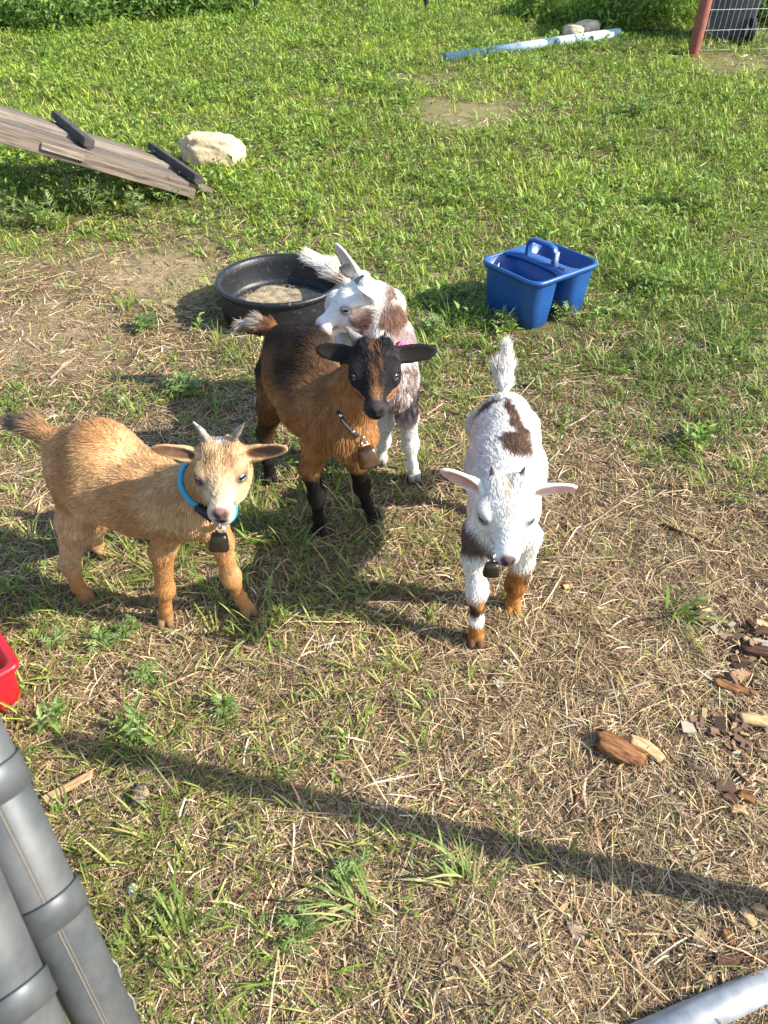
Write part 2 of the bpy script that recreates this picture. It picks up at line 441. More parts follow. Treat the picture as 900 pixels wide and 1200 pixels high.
def nearest(line, px, py, facing=True):
    c = np.mean(line, 0); best = None
    for p in line:
        if (p-c)@(CC-c) < 0: continue
        x, y = project(p); d = math.hypot(x-px, y-py)
        if best is None or d < best[0]: best = (d, p)
    return best[1]
def cowbell(parent, top, down, face, size, m):
    u, v, d = frame(down, face); bm = bmesh.new(); rings = []      # v roughly towards face
    prof = [(0, .30, .18), (.06, .42, .26), (.22, .47, .32), (.6, .52, .38), (.9, .56, .42), (1, .58, .44), (1, .50, .36), (.3, .40, .25)]
    for t, hx, hy in prof:
        ring = []
        for k in range(20):
            a = 2*math.pi*k/20; ca, sa = math.cos(a), math.sin(a); e = .55
            ring.append(bm.verts.new(A(top) + size*(d*t*1.0 + u*hx*math.copysign(abs(ca)**e, ca) + v*hy*math.copysign(abs(sa)**e, sa))))
        rings.append(ring)
    for a, b in zip(rings, rings[1:]):
        for k in range(20): bm.faces.new((a[k], a[(k+1) % 20], b[(k+1) % 20], b[k]))
    bm.faces.new(rings[0][::-1]); bm.faces.new(rings[-1])
    b = bmobj('bell', bm, m, parent)
    bm = bmesh.new(); tube(bm, [A(top)+size*(u*.22+d*.06), A(top)+size*(u*.2-d*.2), A(top)+size*(-u*.2-d*.2), A(top)+size*(-u*.22+d*.06)], size*.055, 8)
    bmobj('loop', bm, m, b)
    return b
def ring(parent, c, axis, r, t, m):
    u, v, d = frame(axis); bm = bmesh.new()
    pts = [A(c)+r*(u*math.cos(q)+v*math.sin(q)) for q in np.linspace(0, 2*math.pi, 17)]
    tube(bm, pts, t, 8, cap=False, ref=d); return bmobj('ring', bm, m, parent)
def mixc(a, b, t): t = np.clip(np.asarray(t), 0, 1)[:, None]; return a*(1-t) + np.asarray(b)*t
def hl(h, V): q = (V-h['O'])/h['L']; return q@h['r'], q@h['f'], q@h['u']
def st(a, b, x): return smooth01((x-a)/(b-a))
def legsum(R, *names): return sum(R.get(n, 0) for n in names)

# ---- tan kid with the blue collar
g1 = empty('goat', (-0.55, 1.15, 0), 'tan kid goat wearing a light blue collar with a dark bell', 'goat', 'goat kids in the yard')
def goat_tan():
    B = Body(); fw = nrm(A([.30, -.17, 0])); dn = A([0, 0, -1.]); lt = A([.5, .86, 0])
    bf = -fw*1.0 + dn*.55
    ps = [(104, 548, 1.215, .084), (128, 560, 1.165, .090), (165, 577, 1.115, .082), (203, 591, 1.06, .070)]
    pts = [K(a, b, c) for a, b, c, _ in ps]
    for i in range(3): B.cap(pts[i], pts[i+1], ps[i][3], ps[i+1][3], 'torso', .03, bf, .019)
    B.cap(K(92, 535, 1.20), K(118, 530, 1.16), .062, .068, 'torso', .03, bf, .018)
    B.cap(K(215, 590, 1.04), K(236, 605, 1.01), .057, .044, 'chest', .03, dn+fw*.2, .018)
    h = hframe(K(259, 556, .955), math.radians(-84), math.radians(-7), .150)
    B.cap(K(208, 585, 1.06), H(h, 0, .10, -.21), .053, .038, 'neck', .035, dn - fw*.6, .017)
    B.cap(K(225, 590, 1.04), H(h, 0, .12, -.18), .052, .038, 'neck', .03, dn*1.0, .016)
    rl = [.036, .0225, .0165, .0128, .0165]
    P = [K(207, 605, 1.045), K(190, 645, 1.065), K(193, 690, 1.075), K(194, 713, 1.085), G(196, 727)]; P[-1][2] = .018
    leg(B, P, rl, 'fr'); hooves(B, P[-1], A([.1, -1, 0]), 'fr')
    P = [K(243, 598, 1.07), K(258, 634, 1.085), K(271, 676, 1.10), K(282, 700, 1.115), G(290, 717)]; P[-1][2] = .018
    leg(B, P, rl, 'fl'); hooves(B, P[-1], A([.5, -.8, 0]), 'fl')
    rh = [.064, .034, .0180, .0132, .0165]
    P = [K(98, 560, 1.19), K(88, 610, 1.155), K(82, 660, 1.195), K(91, 686, 1.17), G(101, 702)]; P[-1][2] = .018
    leg(B, P, rh, 'hr', (.018, .017, .013, .010, .010)); hooves(B, P[-1], A([.6, -.7, 0]), 'hr')
    P = [K(125, 560, 1.26), K(112, 605, 1.28), K(106, 628, 1.335), K(114, 640, 1.328), G(121, 648)]; P[-1][2] = .018
    leg(B, P, rh, 'hl', (.018, .017, .013, .010, .010)); hooves(B, P[-1], A([.6, -.7, 0]), 'hl')
    tb, tm, tt = K(64, 516, 1.215), K(40, 500, 1.24), K(16, 495, 1.265)
    B.cap(tb, tm, .020, .019, 'tail', .02, tt-tb, .024); B.cap(tm, tt, .019, .010, 'tailtip', .01, tt-tm, .030)
    ears = [dict(b=H(h, -.225, .13, .08), t=K(179, 525, .985), n=A([0, -.55, .35]), w=.026), dict(b=H(h, .225, .13, .08), t=K(336, 526, .975), n=A([0, -.55, .35]), w=.026)]
    # frame r is the goat's own right = image left when facing the camera
    if (ears[0]['t']-h['O'])@h['r'] > 0: ears[0]['b'], ears[1]['b'] = ears[1]['b'], ears[0]['b']
    add_head(B, h, ears, squint=.75, wide=1.18)
    def colour(V, N, R):
        n1 = fbm(V*14, 3); n2 = fbm(V*60, 5)
        base = mixc(np.tile(A([.46, .25, .105]), (len(V), 1)), (.60, .385, .195), st(.35, .7, n1))
        head = legsum(R, 'head', 'muzzle', 'nose', 'jaw', 'cheek', 'brow', 'poll', 'lid', 'lids', 'mouth', 'nostril')
        x, y, z = hl(h, V)
        C = mixc(base, (.62, .43, .24), head*.9)
        low = legsum(R, *[a+'_low' for a in ('fr', 'fl', 'hr', 'hl')]) + legsum(R, *[a+'_mid' for a in ('fr', 'fl', 'hr', 'hl')])*.5
        C = mixc(C, (.46, .21, .06), low*.8)
        C = mixc(C, (.75, .62, .46), legsum(R, 'hr_mid', 'hl_mid')*.4)
        C = mixc(C, (.12, .075, .045), legsum(R, *[a+'_hoof' for a in ('fr', 'fl', 'hr', 'hl')])*.9)
        # dark garters over the knees
        for lg in ('fr', 'fl'):
            C = mixc(C, (.16, .07, .025), R.get(lg+'_low', 0)*st(.018, .0, np.abs(V[:, 2]-.115+.03*(n1-.5)))*.75)
        C = mixc(C, (.50, .28, .12), R['tail']*.8); C = mixc(C, (.13, .105, .088), np.clip(R['tailtip']*1.1+R['tail']*.25, 0, 1)*st(-.9, .2, N[:, 2]+n2*.5))
        C = mixc(C, (.82, .80, .76), head*st(.12, .02, np.hypot(x, (y-.10)*.8))*st(.1, .16, z))
        C = mixc(C, (.30, .16, .07), head*st(.11, .03, np.abs(np.abs(x)-.12))*st(.20, .32, y)*st(.55, .42, y)*st(.05, .12, z)*.6)
        C = mixc(C, (.72, .58, .42), head*st(.5, .75, y)*.7); C = C*(1-.30*(head*st(.45, .65, fbm(V*A([170, 60, 60.]), 15)))[:, None])
        C = mixc(C, (.80, .74, .66), head*st(.8, .9, y)*st(-.06, -.14, z)*.8)
        C = mixc(C, (.25, .15, .13), np.clip(head*1.5, 0, 1)*st(.885, .93, y)*st(-.155, -.12, z)*st(.085, .06, np.abs(x)))
        C = mixc(C, (.05, .03, .03), np.clip(R['nostril']*1.6+R['mouth']*2.0, 0, 1))
        C = mixc(C, (.05, .032, .025), np.clip(R['lid']*2.2, 0, 1)); C = mixc(C, (.26, .16, .10), head*st(.13, .05, np.hypot((y-.43)*.8, (z-.10)*1.6))*st(.12, .17, np.abs(x))*.55)
        C = mixc(C, (.55, .36, .19), np.clip(R['ear']+R['earin'], 0, 1)*.7); C = mixc(C, (.10, .052, .030), np.clip(earmask(ears, V, N)*(.75+.5*n2), 0, 1))
        return C, dict(len=np.ones(len(V)), lift=.42, nosefur=0.2)
    finish_goat(g1, B, colour, NFUR, 101)
    eyes(g1, h, wide=1.18, iris=(.42, .52, .57), pupil=(.26, .6))
    for sx, (tx, ty) in ((-1, (226, 494)), (1, (287, 495))):
        sgn = 1 if h['r'][0]*sx > 0 else -1
        horn(g1, H(h, .105*sx*(1 if h['r'][0] > 0 else -1), .10, .20), K(tx, ty, .985), .0088, M_horn)
    # collar, buckle, ring and bell
    line, axn = B.girth(K(260, 596, .98), nrm(A([.35, -.41, .70])), .005)
    cl = strap('collar', line, axn, M_blue, g1, .0135)
    p0, p1 = [q_ + nrm(CC-q_)*.002 for q_ in (nearest(line, 225, 606), nearest(line, 240, 624))]; d = nrm(p1-p0); o_ = nrm(CC-p0); bm = bmesh.new()
    box(bm, (p0+p1)/2, d, nrm(np.cross(o_, d)), o_, np.linalg.norm(p1-p0)+.006, .019, .012, .003); bmobj('buckle', bm, M_black, cl)
    q = nearest(line, 252, 630); ring(cl, q+nrm(CC-q)*.006-Z*.008, CR, .008, .0014, M_steel); ring(cl, q+nrm(CC-q)*.009-Z*.019, CF, .007, .0013, M_steel); q = q+nrm(CC-q)*.012-Z*.031-X*.006
    cowbell(cl, q, nrm(A([-.15, -.1, -1])), A([.15, -1, 0.3]), .033, M_belld)
NFUR = 115000
goat_tan()

# ---- black-and-chestnut kid
g2 = empty('goat', (-0.12, 1.45, 0), 'chestnut and black kid goat with black legs and a brown bell', 'goat', 'goat kids in the yard')
def goat_black():
    B = Body(); fw = nrm(A([.157, -.29, 0])); dn = A([0, 0, -1.]); bf = -fw + dn*.6
    ps = [(345, 420, 1.60, .076), (353, 442, 1.54, .085), (370, 470, 1.45, .084), (395, 492, 1.36, .076)]
    pts = [K(a, b, c) for a, b, c, _ in ps]
    for i in range(3): B.cap(pts[i], pts[i+1], ps[i][3], ps[i+1][3], 'torso', .03, bf, .020)
    B.cap(K(340, 408, 1.61), K(365, 415, 1.52), .058, .058, 'torso', .03, bf, .018)
    B.cap(K(400, 490, 1.33), K(412, 512, 1.29), .066, .048, 'chest', .03, dn+fw*.2, .022)
    h = hframe(K(439.5, 437, 1.205), math.radians(-88), math.radians(-17), .157)
    B.cap(K(400, 470, 1.36), H(h, 0, .10, -.21), .062, .040, 'neck', .035, dn - fw*.5, .018)
    B.cap(K(410, 485, 1.32), H(h, 0, .12, -.18), .054, .038, 'neck', .03, dn, .018)
    rl = [.036, .0225, .0170, .0132, .017]
    P = [K(372, 518, 1.335), K(364, 548, 1.36), K(371, 582, 1.385), K(373, 607, 1.395), G(374, 622)]; P[-1][2] = .018
    leg(B, P, rl, 'fr'); hooves(B, P[-1], A([.05, -1, 0]), 'fr')
    P = [K(425, 510, 1.34), K(418, 540, 1.37), K(424, 570, 1.42), K(430, 592, 1.45), G(437, 608)]; P[-1][2] = .018
    leg(B, P, rl, 'fl'); hooves(B, P[-1], A([.4, -.9, 0]), 'fl')
    rh = [.062, .033, .0180, .0135, .017]
    P = [K(328, 440, 1.60), K(318, 478, 1.58), K(311, 508, 1.64), K(314, 540, 1.63), G(317, 562)]; P[-1][2] = .018
    leg(B, P, rh, 'hr', (.018, .016, .012, .010, .010)); hooves(B, P[-1], A([.3, -.9, 0]), 'hr')
    P = [K(378, 430, 1.68), K(372, 470, 1.66), K(364, 498, 1.72), K(364, 528, 1.71), G(366, 545)]; P[-1][2] = .018
    leg(B, P, rh, 'hl', (.018, .016, .012, .010, .010)); hooves(B, P[-1], A([.3, -.9, 0]), 'hl')
    tb, tm, tt = K(318, 384, 1.65), K(304, 380, 1.66), K(290, 381, 1.67)
    B.cap(tb, tm, .017, .016, 'tail', .015, tt-tb, .022); B.cap(tm, tt, .016, .009, 'tailtip', .01, tt-tm, .032)
    ears = [dict(b=H(h, -.225, .13, .06), t=K(371, 409, 1.265), n=A([0, -.65, .45]), w=.036), dict(b=H(h, .225, .13, .06), t=K(511, 411, 1.25), n=A([0, -.65, .45]), w=.036)]
    if (ears[0]['t']-h['O'])@h['r'] > 0: ears[0]['b'], ears[1]['b'] = ears[1]['b'], ears[0]['b']
    add_head(B, h, ears, wide=1.27, squint=.15, eyew=.60)
    def colour(V, N, R):
        n1 = fbm(V*13, 23); n2 = fbm(V*55, 25)
        s = (V-pts[1])@fw
        top = st(-.05, .8, N[:, 2] + (n1-.5)*.9 - s*1.8 + .1)
        base = mixc(np.tile(A([.34, .163, .060]), (len(V), 1)), (.44, .235, .098), st(.4, .7, n2))
        C = mixc(base, (.030, .017, .013), top*st(.28, .05, s)*.98)
        C = mixc(C, (.40, .19, .068), R['chest']*.5)
        C = mixc(C, (.11, .055, .026), R['neck']*st(.2, .9, N[:, 2]+n1-.5)*.9)
        lows = legsum(R, *[a+'_low' for a in ('fr', 'fl', 'hr', 'hl')]); mids = legsum(R, 'fr_mid', 'fl_mid')
        C = mixc(C, (.014, .012, .013), np.clip(lows*1.4, 0, 1)); C = mixc(C, (.016, .013, .013), np.clip(mids*1.4, 0, 1)*st(.30, .22, V[:, 2]+(n1-.5)*.08))
        C = mixc(C, (.03, .018, .014), legsum(R, 'hr_mid', 'hl_mid')*.8)
        head = legsum(R, 'head', 'muzzle', 'nose', 'jaw', 'cheek', 'brow', 'poll', 'lid', 'lids', 'mouth', 'nostril')
        x, y, z = hl(h, V); ax = np.abs(x)
        C = mixc(C, (.018, .016, .018), np.clip(head*1.5, 0, 1))
        hd = np.clip(head*1.4, 0, 1)
        q = vnoise(np.stack([x*38, y*9, z*9], 1), 88); q2 = vnoise(np.stack([x*16, y*16, z*16], 1), 89)
        C = mixc(C, (.21, .092, .036), hd*st(.06, .02, np.abs(ax-.055*st(.45, -.05, y)) - .05*st(.2, .5, y))*st(-.05, .05, y)*st(.92, .7, y)*st(.0, .08, z)*np.clip(st(.40, .62, q)*1.0+.10, 0, 1)*(.4+.6*q2))
        C = mixc(C, (.36, .19, .085), hd*st(.095, .03, ax*(1+1.6*st(.78, .60, y))+(q-.5)*.07)*(.30+.75*q2)*st(.64, .74, y+(q2-.5)*.14)*st(.88, .82, y)*st(-.12, -.02, z))
        C = mixc(C, (.40, .17, .055), hd*st(.035, .015, np.abs(z+.085+.10*(y-.5)))*st(.40, .48, y)*st(.88, .80, y)*st(.09, .13, ax)); C = mixc(C, (.40, .16, .045), hd*st(-.13, -.19, z)*st(.12, .2, y)*st(.86, .7, y)*st(.05, .09, ax))
        C = mixc(C, (.36, .15, .05), hd*st(-.17, -.24, z)*st(.7, .5, y))
        C = mixc(C, (.045, .042, .044), hd*st(.82, .90, y)*.9); C = mixc(C, (.007, .006, .006), np.clip(R['nostril']*1.5+R['mouth'], 0, 1))
        C = mixc(C, (.012, .010, .010), np.clip(R['lid']*1.6, 0, 1)); C = mixc(C, (.014, .012, .012), legsum(R, *[a+'_hoof' for a in ('fr', 'fl', 'hr', 'hl')])*1.5)
        C = mixc(C, (.016, .013, .013), np.clip(legsum(R, 'ear', 'earin')*1.5, 0, 1))
        C = mixc(C, (.30, .12, .03), R['tail']*.7); C = mixc(C, (.02, .015, .013), R['tail']*st(.0, -.5, N[:, 2]))
        C = mixc(C, (.70, .66, .58), R['tailtip']*st(-.3, .0, N[:, 2]+n2-.5))
        return C, dict(len=np.ones(len(V)), lift=.42, nosefur=0.1)
    finish_goat(g2, B, colour, NFUR, 202)
    eyes(g2, h, wide=1.27, rs=.078, iris=(.46, .52, .52), pupil=(.36, .52))
    sg = 1 if h['r'][0] > 0 else -1
    horn(g2, H(h, -.115*sg, .09, .20), K(404, 382, 1.27), .0125, M_horn)
    horn(g2, H(h, .115*sg, .09, .20), H(h, .15*sg, -.02, .34), .0105, M_hornd)
    line, axn = B.girth(K(429, 476, 1.27), nrm(A([.10, -.52, .62])), -.012)
    cl = strap('collar', line, axn, M_blackweb, g2, .013)
    pts_ = [B.front(*q, .006) for q in ((396, 482), (403, 495), (412, 505), (420, 511))]
    bm = bmesh.new(); tube(bm, pts_, .006, 8, flat=.5); bmobj('strap_end', bm, M_blackweb, cl)
    for q in ((399, 487), (414, 506)):
        p = B.front(*q, .013); bm = bmesh.new(); bmesh.ops.create_uvsphere(bm, u_segments=10, v_segments=6, radius=.0045, matrix=Matrix.Translation(p)); bmobj('stud', bm, M_steel, cl)
    ring(cl, B.front(426, 513, .012), CR, .0075, .0014, M_steel); ring(cl, B.front(427, 519, .013), CF, .006, .0012, M_steel)
    cowbell(cl, B.front(429, 525, .018), nrm(A([.18, -.05, -1])), A([.2, -1, 0.3]), .042, M_bell)
goat_black()

# ---- spotted kid looking away to the left
g3 = empty('goat', (0.02, 1.8, 0), 'brown and white spotted kid goat looking left behind the black-faced kid', 'goat', 'goat kids in the yard')
def goat_spotted():
    B = Body(); fw = nrm(A([.13, -.42, 0])); dn = A([0, 0, -1.]); bf = -fw + dn*.6
    ps = [(428, 354, 2.02, .070), (440, 374, 1.90, .082), (450, 402, 1.78, .080), (458, 440, 1.67, .070)]
    pts = [K(a, b, c) for a, b, c, _ in ps]
    for i in range(3): B.cap(pts[i], pts[i+1], ps[i][3], ps[i+1][3], 'torso', .03, bf, .016)
    B.cap(K(458, 440, 1.64), K(462, 462, 1.61), .062, .046, 'chest', .03, dn, .02)
    h = hframe(K(407, 354, 1.640), math.radians(-163), math.radians(-20), .182, roll=0.0)
    B.cap(K(458, 410, 1.72), H(h, 0, .0, -.15), .062, .044, 'neck', .035, dn - fw*.3, .015)
    B.cap(K(456, 438, 1.64), H(h, 0, .1, -.18), .054, .038, 'neck', .03, dn, .015)
    rl = [.040, .027, .0180, .0142, .018]
    P = [K(473, 450, 1.66), K(477, 487, 1.66), K(481, 520, 1.665), K(483, 545, 1.65), G(485, 560)]; P[-1][2] = .018
    leg(B, P, rl, 'fl', (.018, .018, .010, .010, .010)); hooves(B, P[-1], A([.1, -1, 0]), 'fl')
    P = [K(446, 462, 1.69), K(449, 495, 1.70), K(449, 516, 1.73), K(447, 532, 1.735), G(447, 541)]; P[-1][2] = .018
    leg(B, P, rl, 'fr'); hooves(B, P[-1], A([-.1, -1, 0]), 'fr')
    rh = [.052, .036, .0195, .0145, .018]
    for sx, nm in ((.07, 'hl'), (-.07, 'hr')):
        b = pts[0] + A([sx, 0.02, 0])
        P = [b+A([0, 0, -.02]), A([b[0]+.01, b[1]-.03, .25]), A([b[0], b[1]+.06, .155]), A([b[0], b[1]+.04, .06]), A([b[0], b[1]+.03, .018])]
        leg(B, P, rh, nm); hooves(B, P[-1], A([.1, -1, 0]), nm)
    tb, tm, tt = K(404, 330, 2.06), K(389, 316, 2.07), K(369, 304, 2.07)
    B.cap(tb, tm, .018, .024, 'tail', .015, tt-tb, .022); B.cap(tm, tt, .024, .014, 'tailtip', .01, tt-tm, .036)
    far = dict(b=H(h, 0, .12, .1) , t=K(393, 286, 1.745), n=-h['r']*.5+h['f']*.6+h['u']*.2, w=.032)
    near = dict(b=H(h, 0, .12, .1), t=K(423, 340, 1.56), n=h['f']*.7-h['u']*.5, w=.036)
    for e in (far, near):
        s_ = 1 if (e['t']-h['O'])@h['r'] > 0 else -1; e['b'] = H(h, .21*s_, .11, .09)
    near['t'] = near['b'] + nrm(near['t']-near['b'])*.085
    add_head(B, h, [far, near], snub=.03)
    def colour(V, N, R):
        n1 = fbm(V*9, 43); n2 = fbm(V*40, 45); n3 = fbm(V*130, 46)
        white = np.tile(A([.80, .77, .73]), (len(V), 1)); br = A([.135, .072, .052])
        roan = mixc(white, (.20, .125, .105), st(.22, .60, n3))
        C = white.copy(); body = legsum(R, 'torso', 'chest')
        sd = (V-pts[3])@A([fw[1]*-1, fw[0], 0])
        C = C*(1-st(.3, .7, R['chest']+R.get('fl_up', 0))[:, None]) + roan*st(.3, .7, R['chest']+R.get('fl_up', 0))[:, None]
        t = (V-pts[3])@(-fw)
        C = mixc(C, (.22, .14, .115), R['torso']*st(.02, .1, t)*st(.02, -.05, (V-pts[1])@A([1., 0, 0])+(n1-.5)*.1)*.8)
        C = mixc(C, (.28, .19, .17), R['torso']*st(.10, .02, t)*st(.4, .6, n3)*.8)
        px, py = project(V)
        nb = R['neck']
        bl = lambda cx, cy, r: st(r, r*.7, np.sqrt((px-cx)**2+(py-cy)**2) + (n2-.5)*9)
        C = mixc(C, br, np.clip(nb+R.get('cheek', 0)+R.get('jaw', 0)+R['head'], 0, 1)*bl(421, 373, 17))
        C = mixc(C, br*1.3, np.clip(nb+body, 0, 1)*np.maximum(np.maximum(bl(450, 345, 16), bl(460, 372, 22)), bl(447, 330, 14)))
        C = mixc(C, (.07, .035, .025), np.clip(body, 0, 1)*bl(437, 322, 14))
        C = mixc(C, (.24, .16, .14), np.clip(body+nb, 0, 1)*bl(476, 402, 22)*.8)
        head = legsum(R, 'head', 'muzzle', 'nose', 'brow', 'poll', 'lid', 'lids', 'mouth', 'nostril')
        C = mixc(C, (.83, .80, .77), np.clip(head*1.5, 0, 1)*.95*(1-bl(421, 372, 17)))
        x, y, z = hl(h, V)
        C = mixc(C, (.25, .15, .12), np.clip(head*1.5, 0, 1)*st(.10, .05, np.hypot(y-.40, (z-.02)*1.6))*st(.10, .14, np.abs(x))*.8)
        C = mixc(C, (.75, .38, .36), np.clip(R['nose']+R['nostril'], 0, 1)*st(.84, .90, y)*.9)
        C = mixc(C, (.30, .10, .09), np.clip(R['mouth']*1.3, 0, 1)); C = mixc(C, (.30, .10, .10), R['nostril']*.8); C = mixc(C, (.08, .05, .05), np.clip(R['lid']*1.6, 0, 1))
        C = mixc(C, (.55, .32, .29), earmask([far, near], V, N)*.8)
        C = mixc(C, (.82, .79, .70), legsum(R, *[a+'_low' for a in ('fr', 'fl', 'hr', 'hl')]))
        C = mixc(C, (.05, .035, .03), legsum(R, *[a+'_hoof' for a in ('fr', 'fl', 'hr', 'hl')])*.9)
        C = mixc(C, (.22, .09, .05), R['tail']*st(.3, .8, R['tail'])*.6); C = mixc(C, (.84, .80, .70), R['tailtip'])
        return C, dict(len=np.ones(len(V)), lift=.36, nosefur=0.7)
    finish_goat(g3, B, colour, NFUR, 303)
    eyes(g3, h, iris=(.45, .42, .40))
    for (bx, by), (tx, ty) in (((406, 319), (413, 310)), ((418, 331), (427, 322))):
        p = B.front(bx, by, .002); horn(g3, p, K(tx, ty, p[1]-.004), .0085, M_hornd)
    line, axn = B.girth(K(452, 398, 1.70), nrm(A([-.35, -.45, .75])), -.005)
    cl = strap('collar', line, axn, M_pink, g3, .013)
    p = B.front(468, 403, .006); o_ = nrm(CC-p); bm = bmesh.new(); box(bm, p, axn - o_*(axn@o_), nrm(np.cross(o_, axn)), o_, .020, .026, .012, .004); bmobj('buckle', bm, M_pink, cl)
goat_spotted()

# ---- white kid walking up
g4 = empty('goat', (0.27, 1.25, 0), 'white kid goat with orange lower legs walking towards the gate', 'goat', 'goat kids in the yard')
def goat_white():
    B = Body(); fw = nrm(A([-.03, -.5, 0])); dn = A([0, 0, -1.]); bf = -fw + dn*.5
    ps = [(592, 490, 1.50, .064), (592, 512, 1.42, .076), (592, 550, 1.28, .086), (590, 592, 1.14, .072)]
    pts = [K(a, b, c) for a, b, c, _ in ps]
    for i in range(3): B.cap(pts[i], pts[i+1], ps[i][3], ps[i+1][3], 'torso', .03, bf, .017)
    B.cap(K(590, 600, 1.11), K(588, 632, 1.06), .056, .044, 'chest', .03, dn, .02)
    h = hframe(K(593.5, 602, .985), math.radians(-91), math.radians(-22), .168)
    B.cap(K(591, 590, 1.14), H(h, 0, .08, -.20), .058, .042, 'neck', .035, dn - fw*.5, .016)
    B.cap(K(590, 610, 1.08), H(h, 0, .1, -.18), .052, .038, 'neck', .03, dn, .016)
    rl = [.033, .023, .0185, .0148, .018]
    P = [K(560, 625, 1.09), K(556, 652, 1.085), K(559, 692, 1.06), K(558, 725, 1.042), G(557, 750)]; P[-1][2] = .018
    leg(B, P, rl, 'fr', (.018, .015, .011, .011, .012)); hooves(B, P[-1], A([-.1, -1, 0]), 'fr')
    P = [K(616, 628, 1.11), K(611, 658, 1.125), K(604, 686, 1.135), K(601, 702, 1.14), G(600, 712)]; P[-1][2] = .018
    leg(B, P, rl, 'fl', (.018, .015, .011, .011, .012)); hooves(B, P[-1], A([-.05, -1, 0]), 'fl')
    rh = [.052, .036, .0195, .0145, .018]
    for sx, nm in ((.042, 'hl'), (-.042, 'hr')):
        b = pts[0] + A([sx, 0.02, -.02]); s2 = .05 if sx > 0 else -.04
        P = [b+A([0, 0, -.02]), A([b[0]+.01, b[1]-.03, .22]), A([b[0], b[1]+.05+s2, .14]), A([b[0], b[1]+.03+s2, .06]), A([b[0], b[1]+.02+s2, .018])]
        leg(B, P, rh, nm); hooves(B, P[-1], A([0, -1, 0]), nm)
    tb, tm, tt = K(591, 452, 1.56), K(590, 432, 1.585), K(593, 414, 1.60)
    B.cap(tb, tm, .016, .019, 'tail', .015, tt-tb, .024); B.cap(tm, tt, .019, .010, 'tailtip', .01, tt-tm, .036)
    ears = [dict(b=H(h, -.225, .12, .05), t=K(518, 551, 1.03), n=A([0, -.8, -.30]), w=.036), dict(b=H(h, .225, .12, .05), t=K(675, 571, 1.02), n=A([0, -.8, -.30]), w=.036)]
    if (ears[0]['t']-h['O'])@h['r'] > 0: ears[0]['b'], ears[1]['b'] = ears[1]['b'], ears[0]['b']
    add_head(B, h, ears, squint=.5, wide=1.34)
    def colour(V, N, R):
        n1 = fbm(V*16, 63); n2 = fbm(V*45, 65)
        C = np.tile(A([.78, .75, .70]), (len(V), 1)); br = A([.115, .062, .042])
        body = legsum(R, 'torso', 'chest', 'neck')
        t = (V-pts[0])@fw; sd = (V-pts[1])@A([1., 0, 0])          # along the spine, and to the picture's right
        n3 = fbm(V*A([150, 60, 60.]), 67)
        def blob(tc, sc, rt, rs, dark=1): return st(1.2, .75, np.sqrt(((t-tc)/rt)**2+((sd-sc)/rs)**2)+(n1-.5)*1.5+(n2-.5)*.9+(n3-.5)*.5)
        up = st(.0, .4, N[:, 2])
        C = mixc(C, br*(.45+1.1*n2[:, None]), body*up*np.clip(blob(.03, -.050, .038, .050)+blob(.07, .003, .05, .016)+blob(.17, .010, .085, .020)+blob(.245, -.012, .042, .036), 0, 1))
        C = mixc(C, (.05, .045, .05), body*up*st(.58, .68, n2)*blob(.2, -.035, .10, .03)*.8)
        C = mixc(C, (.10, .055, .042), np.clip(R.get('fr_up', 0)+R.get('fr_mid', 0)+R['chest'], 0, 1)*st(.045, .025, np.abs(V[:, 2]-.285+(n2-.5)*.03))*st(-.02, -.05, sd)*.95)
        C = mixc(C, (.16, .10, .08), R['chest']*blob(.46, .06, .05, .03)*.7)
        org = A([.36, .155, .040])
        zz = V[:, 2] + (n2-.5)*.035
        fr = np.clip(legsum(R, 'fr_low', 'fr_hoof')*1.3, 0, 1); fl_ = np.clip(legsum(R, 'fl_low', 'fl_mid', 'fl_hoof')*1.3, 0, 1)
        org = org*(.55+.9*n3[:, None]); C = mixc(C, org, fr*st(.155, .135, zz)); C = mixc(C, (.03, .024, .022), fr*st(.12, .11, zz)*st(.075, .085, zz)*st(.5, .6, fbm(V*30, 70))*1.0)
        C = mixc(C, (.78, .75, .70), fr*st(.095, .085, zz)*st(.06, .07, zz)); C = mixc(C, (.06, .04, .03), fr*st(.030, .015, V[:, 2])*.8)
        C = mixc(C, org, fl_*st(.19, .165, zz)); C = mixc(C, (.04, .03, .025), fl_*st(.5, .6, fbm(V*26, 71))*st(.14, .12, zz)*st(.05, .07, zz))
        head = legsum(R, 'head', 'muzzle', 'nose', 'jaw', 'cheek', 'brow', 'poll', 'lid', 'lids', 'mouth', 'nostril')
        C = mixc(C, np.array([.80, .77, .715])[None]*(.80+.3*fbm(V*A([150, 60, 60.]), 75))[:, None], np.clip(head*1.5, 0, 1))
        x, y, z = hl(h, V); hd = np.clip(head*1.4, 0, 1)
        C = mixc(C, (.68, .56, .38), hd*st(.07, .02, np.abs(x))*st(.02, .12, y)*st(.6, .3, y)*st(.1, .16, z)*(.2+.7*n2))
        C = mixc(C, (.17, .11, .11), hd*st(.885, .93, y)*st(-.155, -.12, z)*st(.085, .06, np.abs(x)))
        C = mixc(C, (.05, .03, .035), np.clip(R['nostril']*1.6+R['mouth']*1.6, 0, 1)); C = mixc(C, (.06, .05, .05), np.clip(R['lid']*1.8, 0, 1)); C = mixc(C, (.45, .42, .42), hd*st(.09, .04, np.hypot(y-.46, (z-.06)*1.3))*st(.12, .17, np.abs(x))*.5)
        C = mixc(C, (.80, .76, .73), np.clip(R['ear']+R['earin'], 0, 1)*.8); C = mixc(C, (.50, .17, .14), earmask(ears, V, N)*(.4+.7*n2))
        return C, dict(len=np.ones(len(V)), lift=.40, nosefur=0.2)
    finish_goat(g4, B, colour, NFUR, 404)
    eyes(g4, h, wide=1.34, iris=(.30, .36, .40))
    sg = 1 if h['r'][0] > 0 else -1
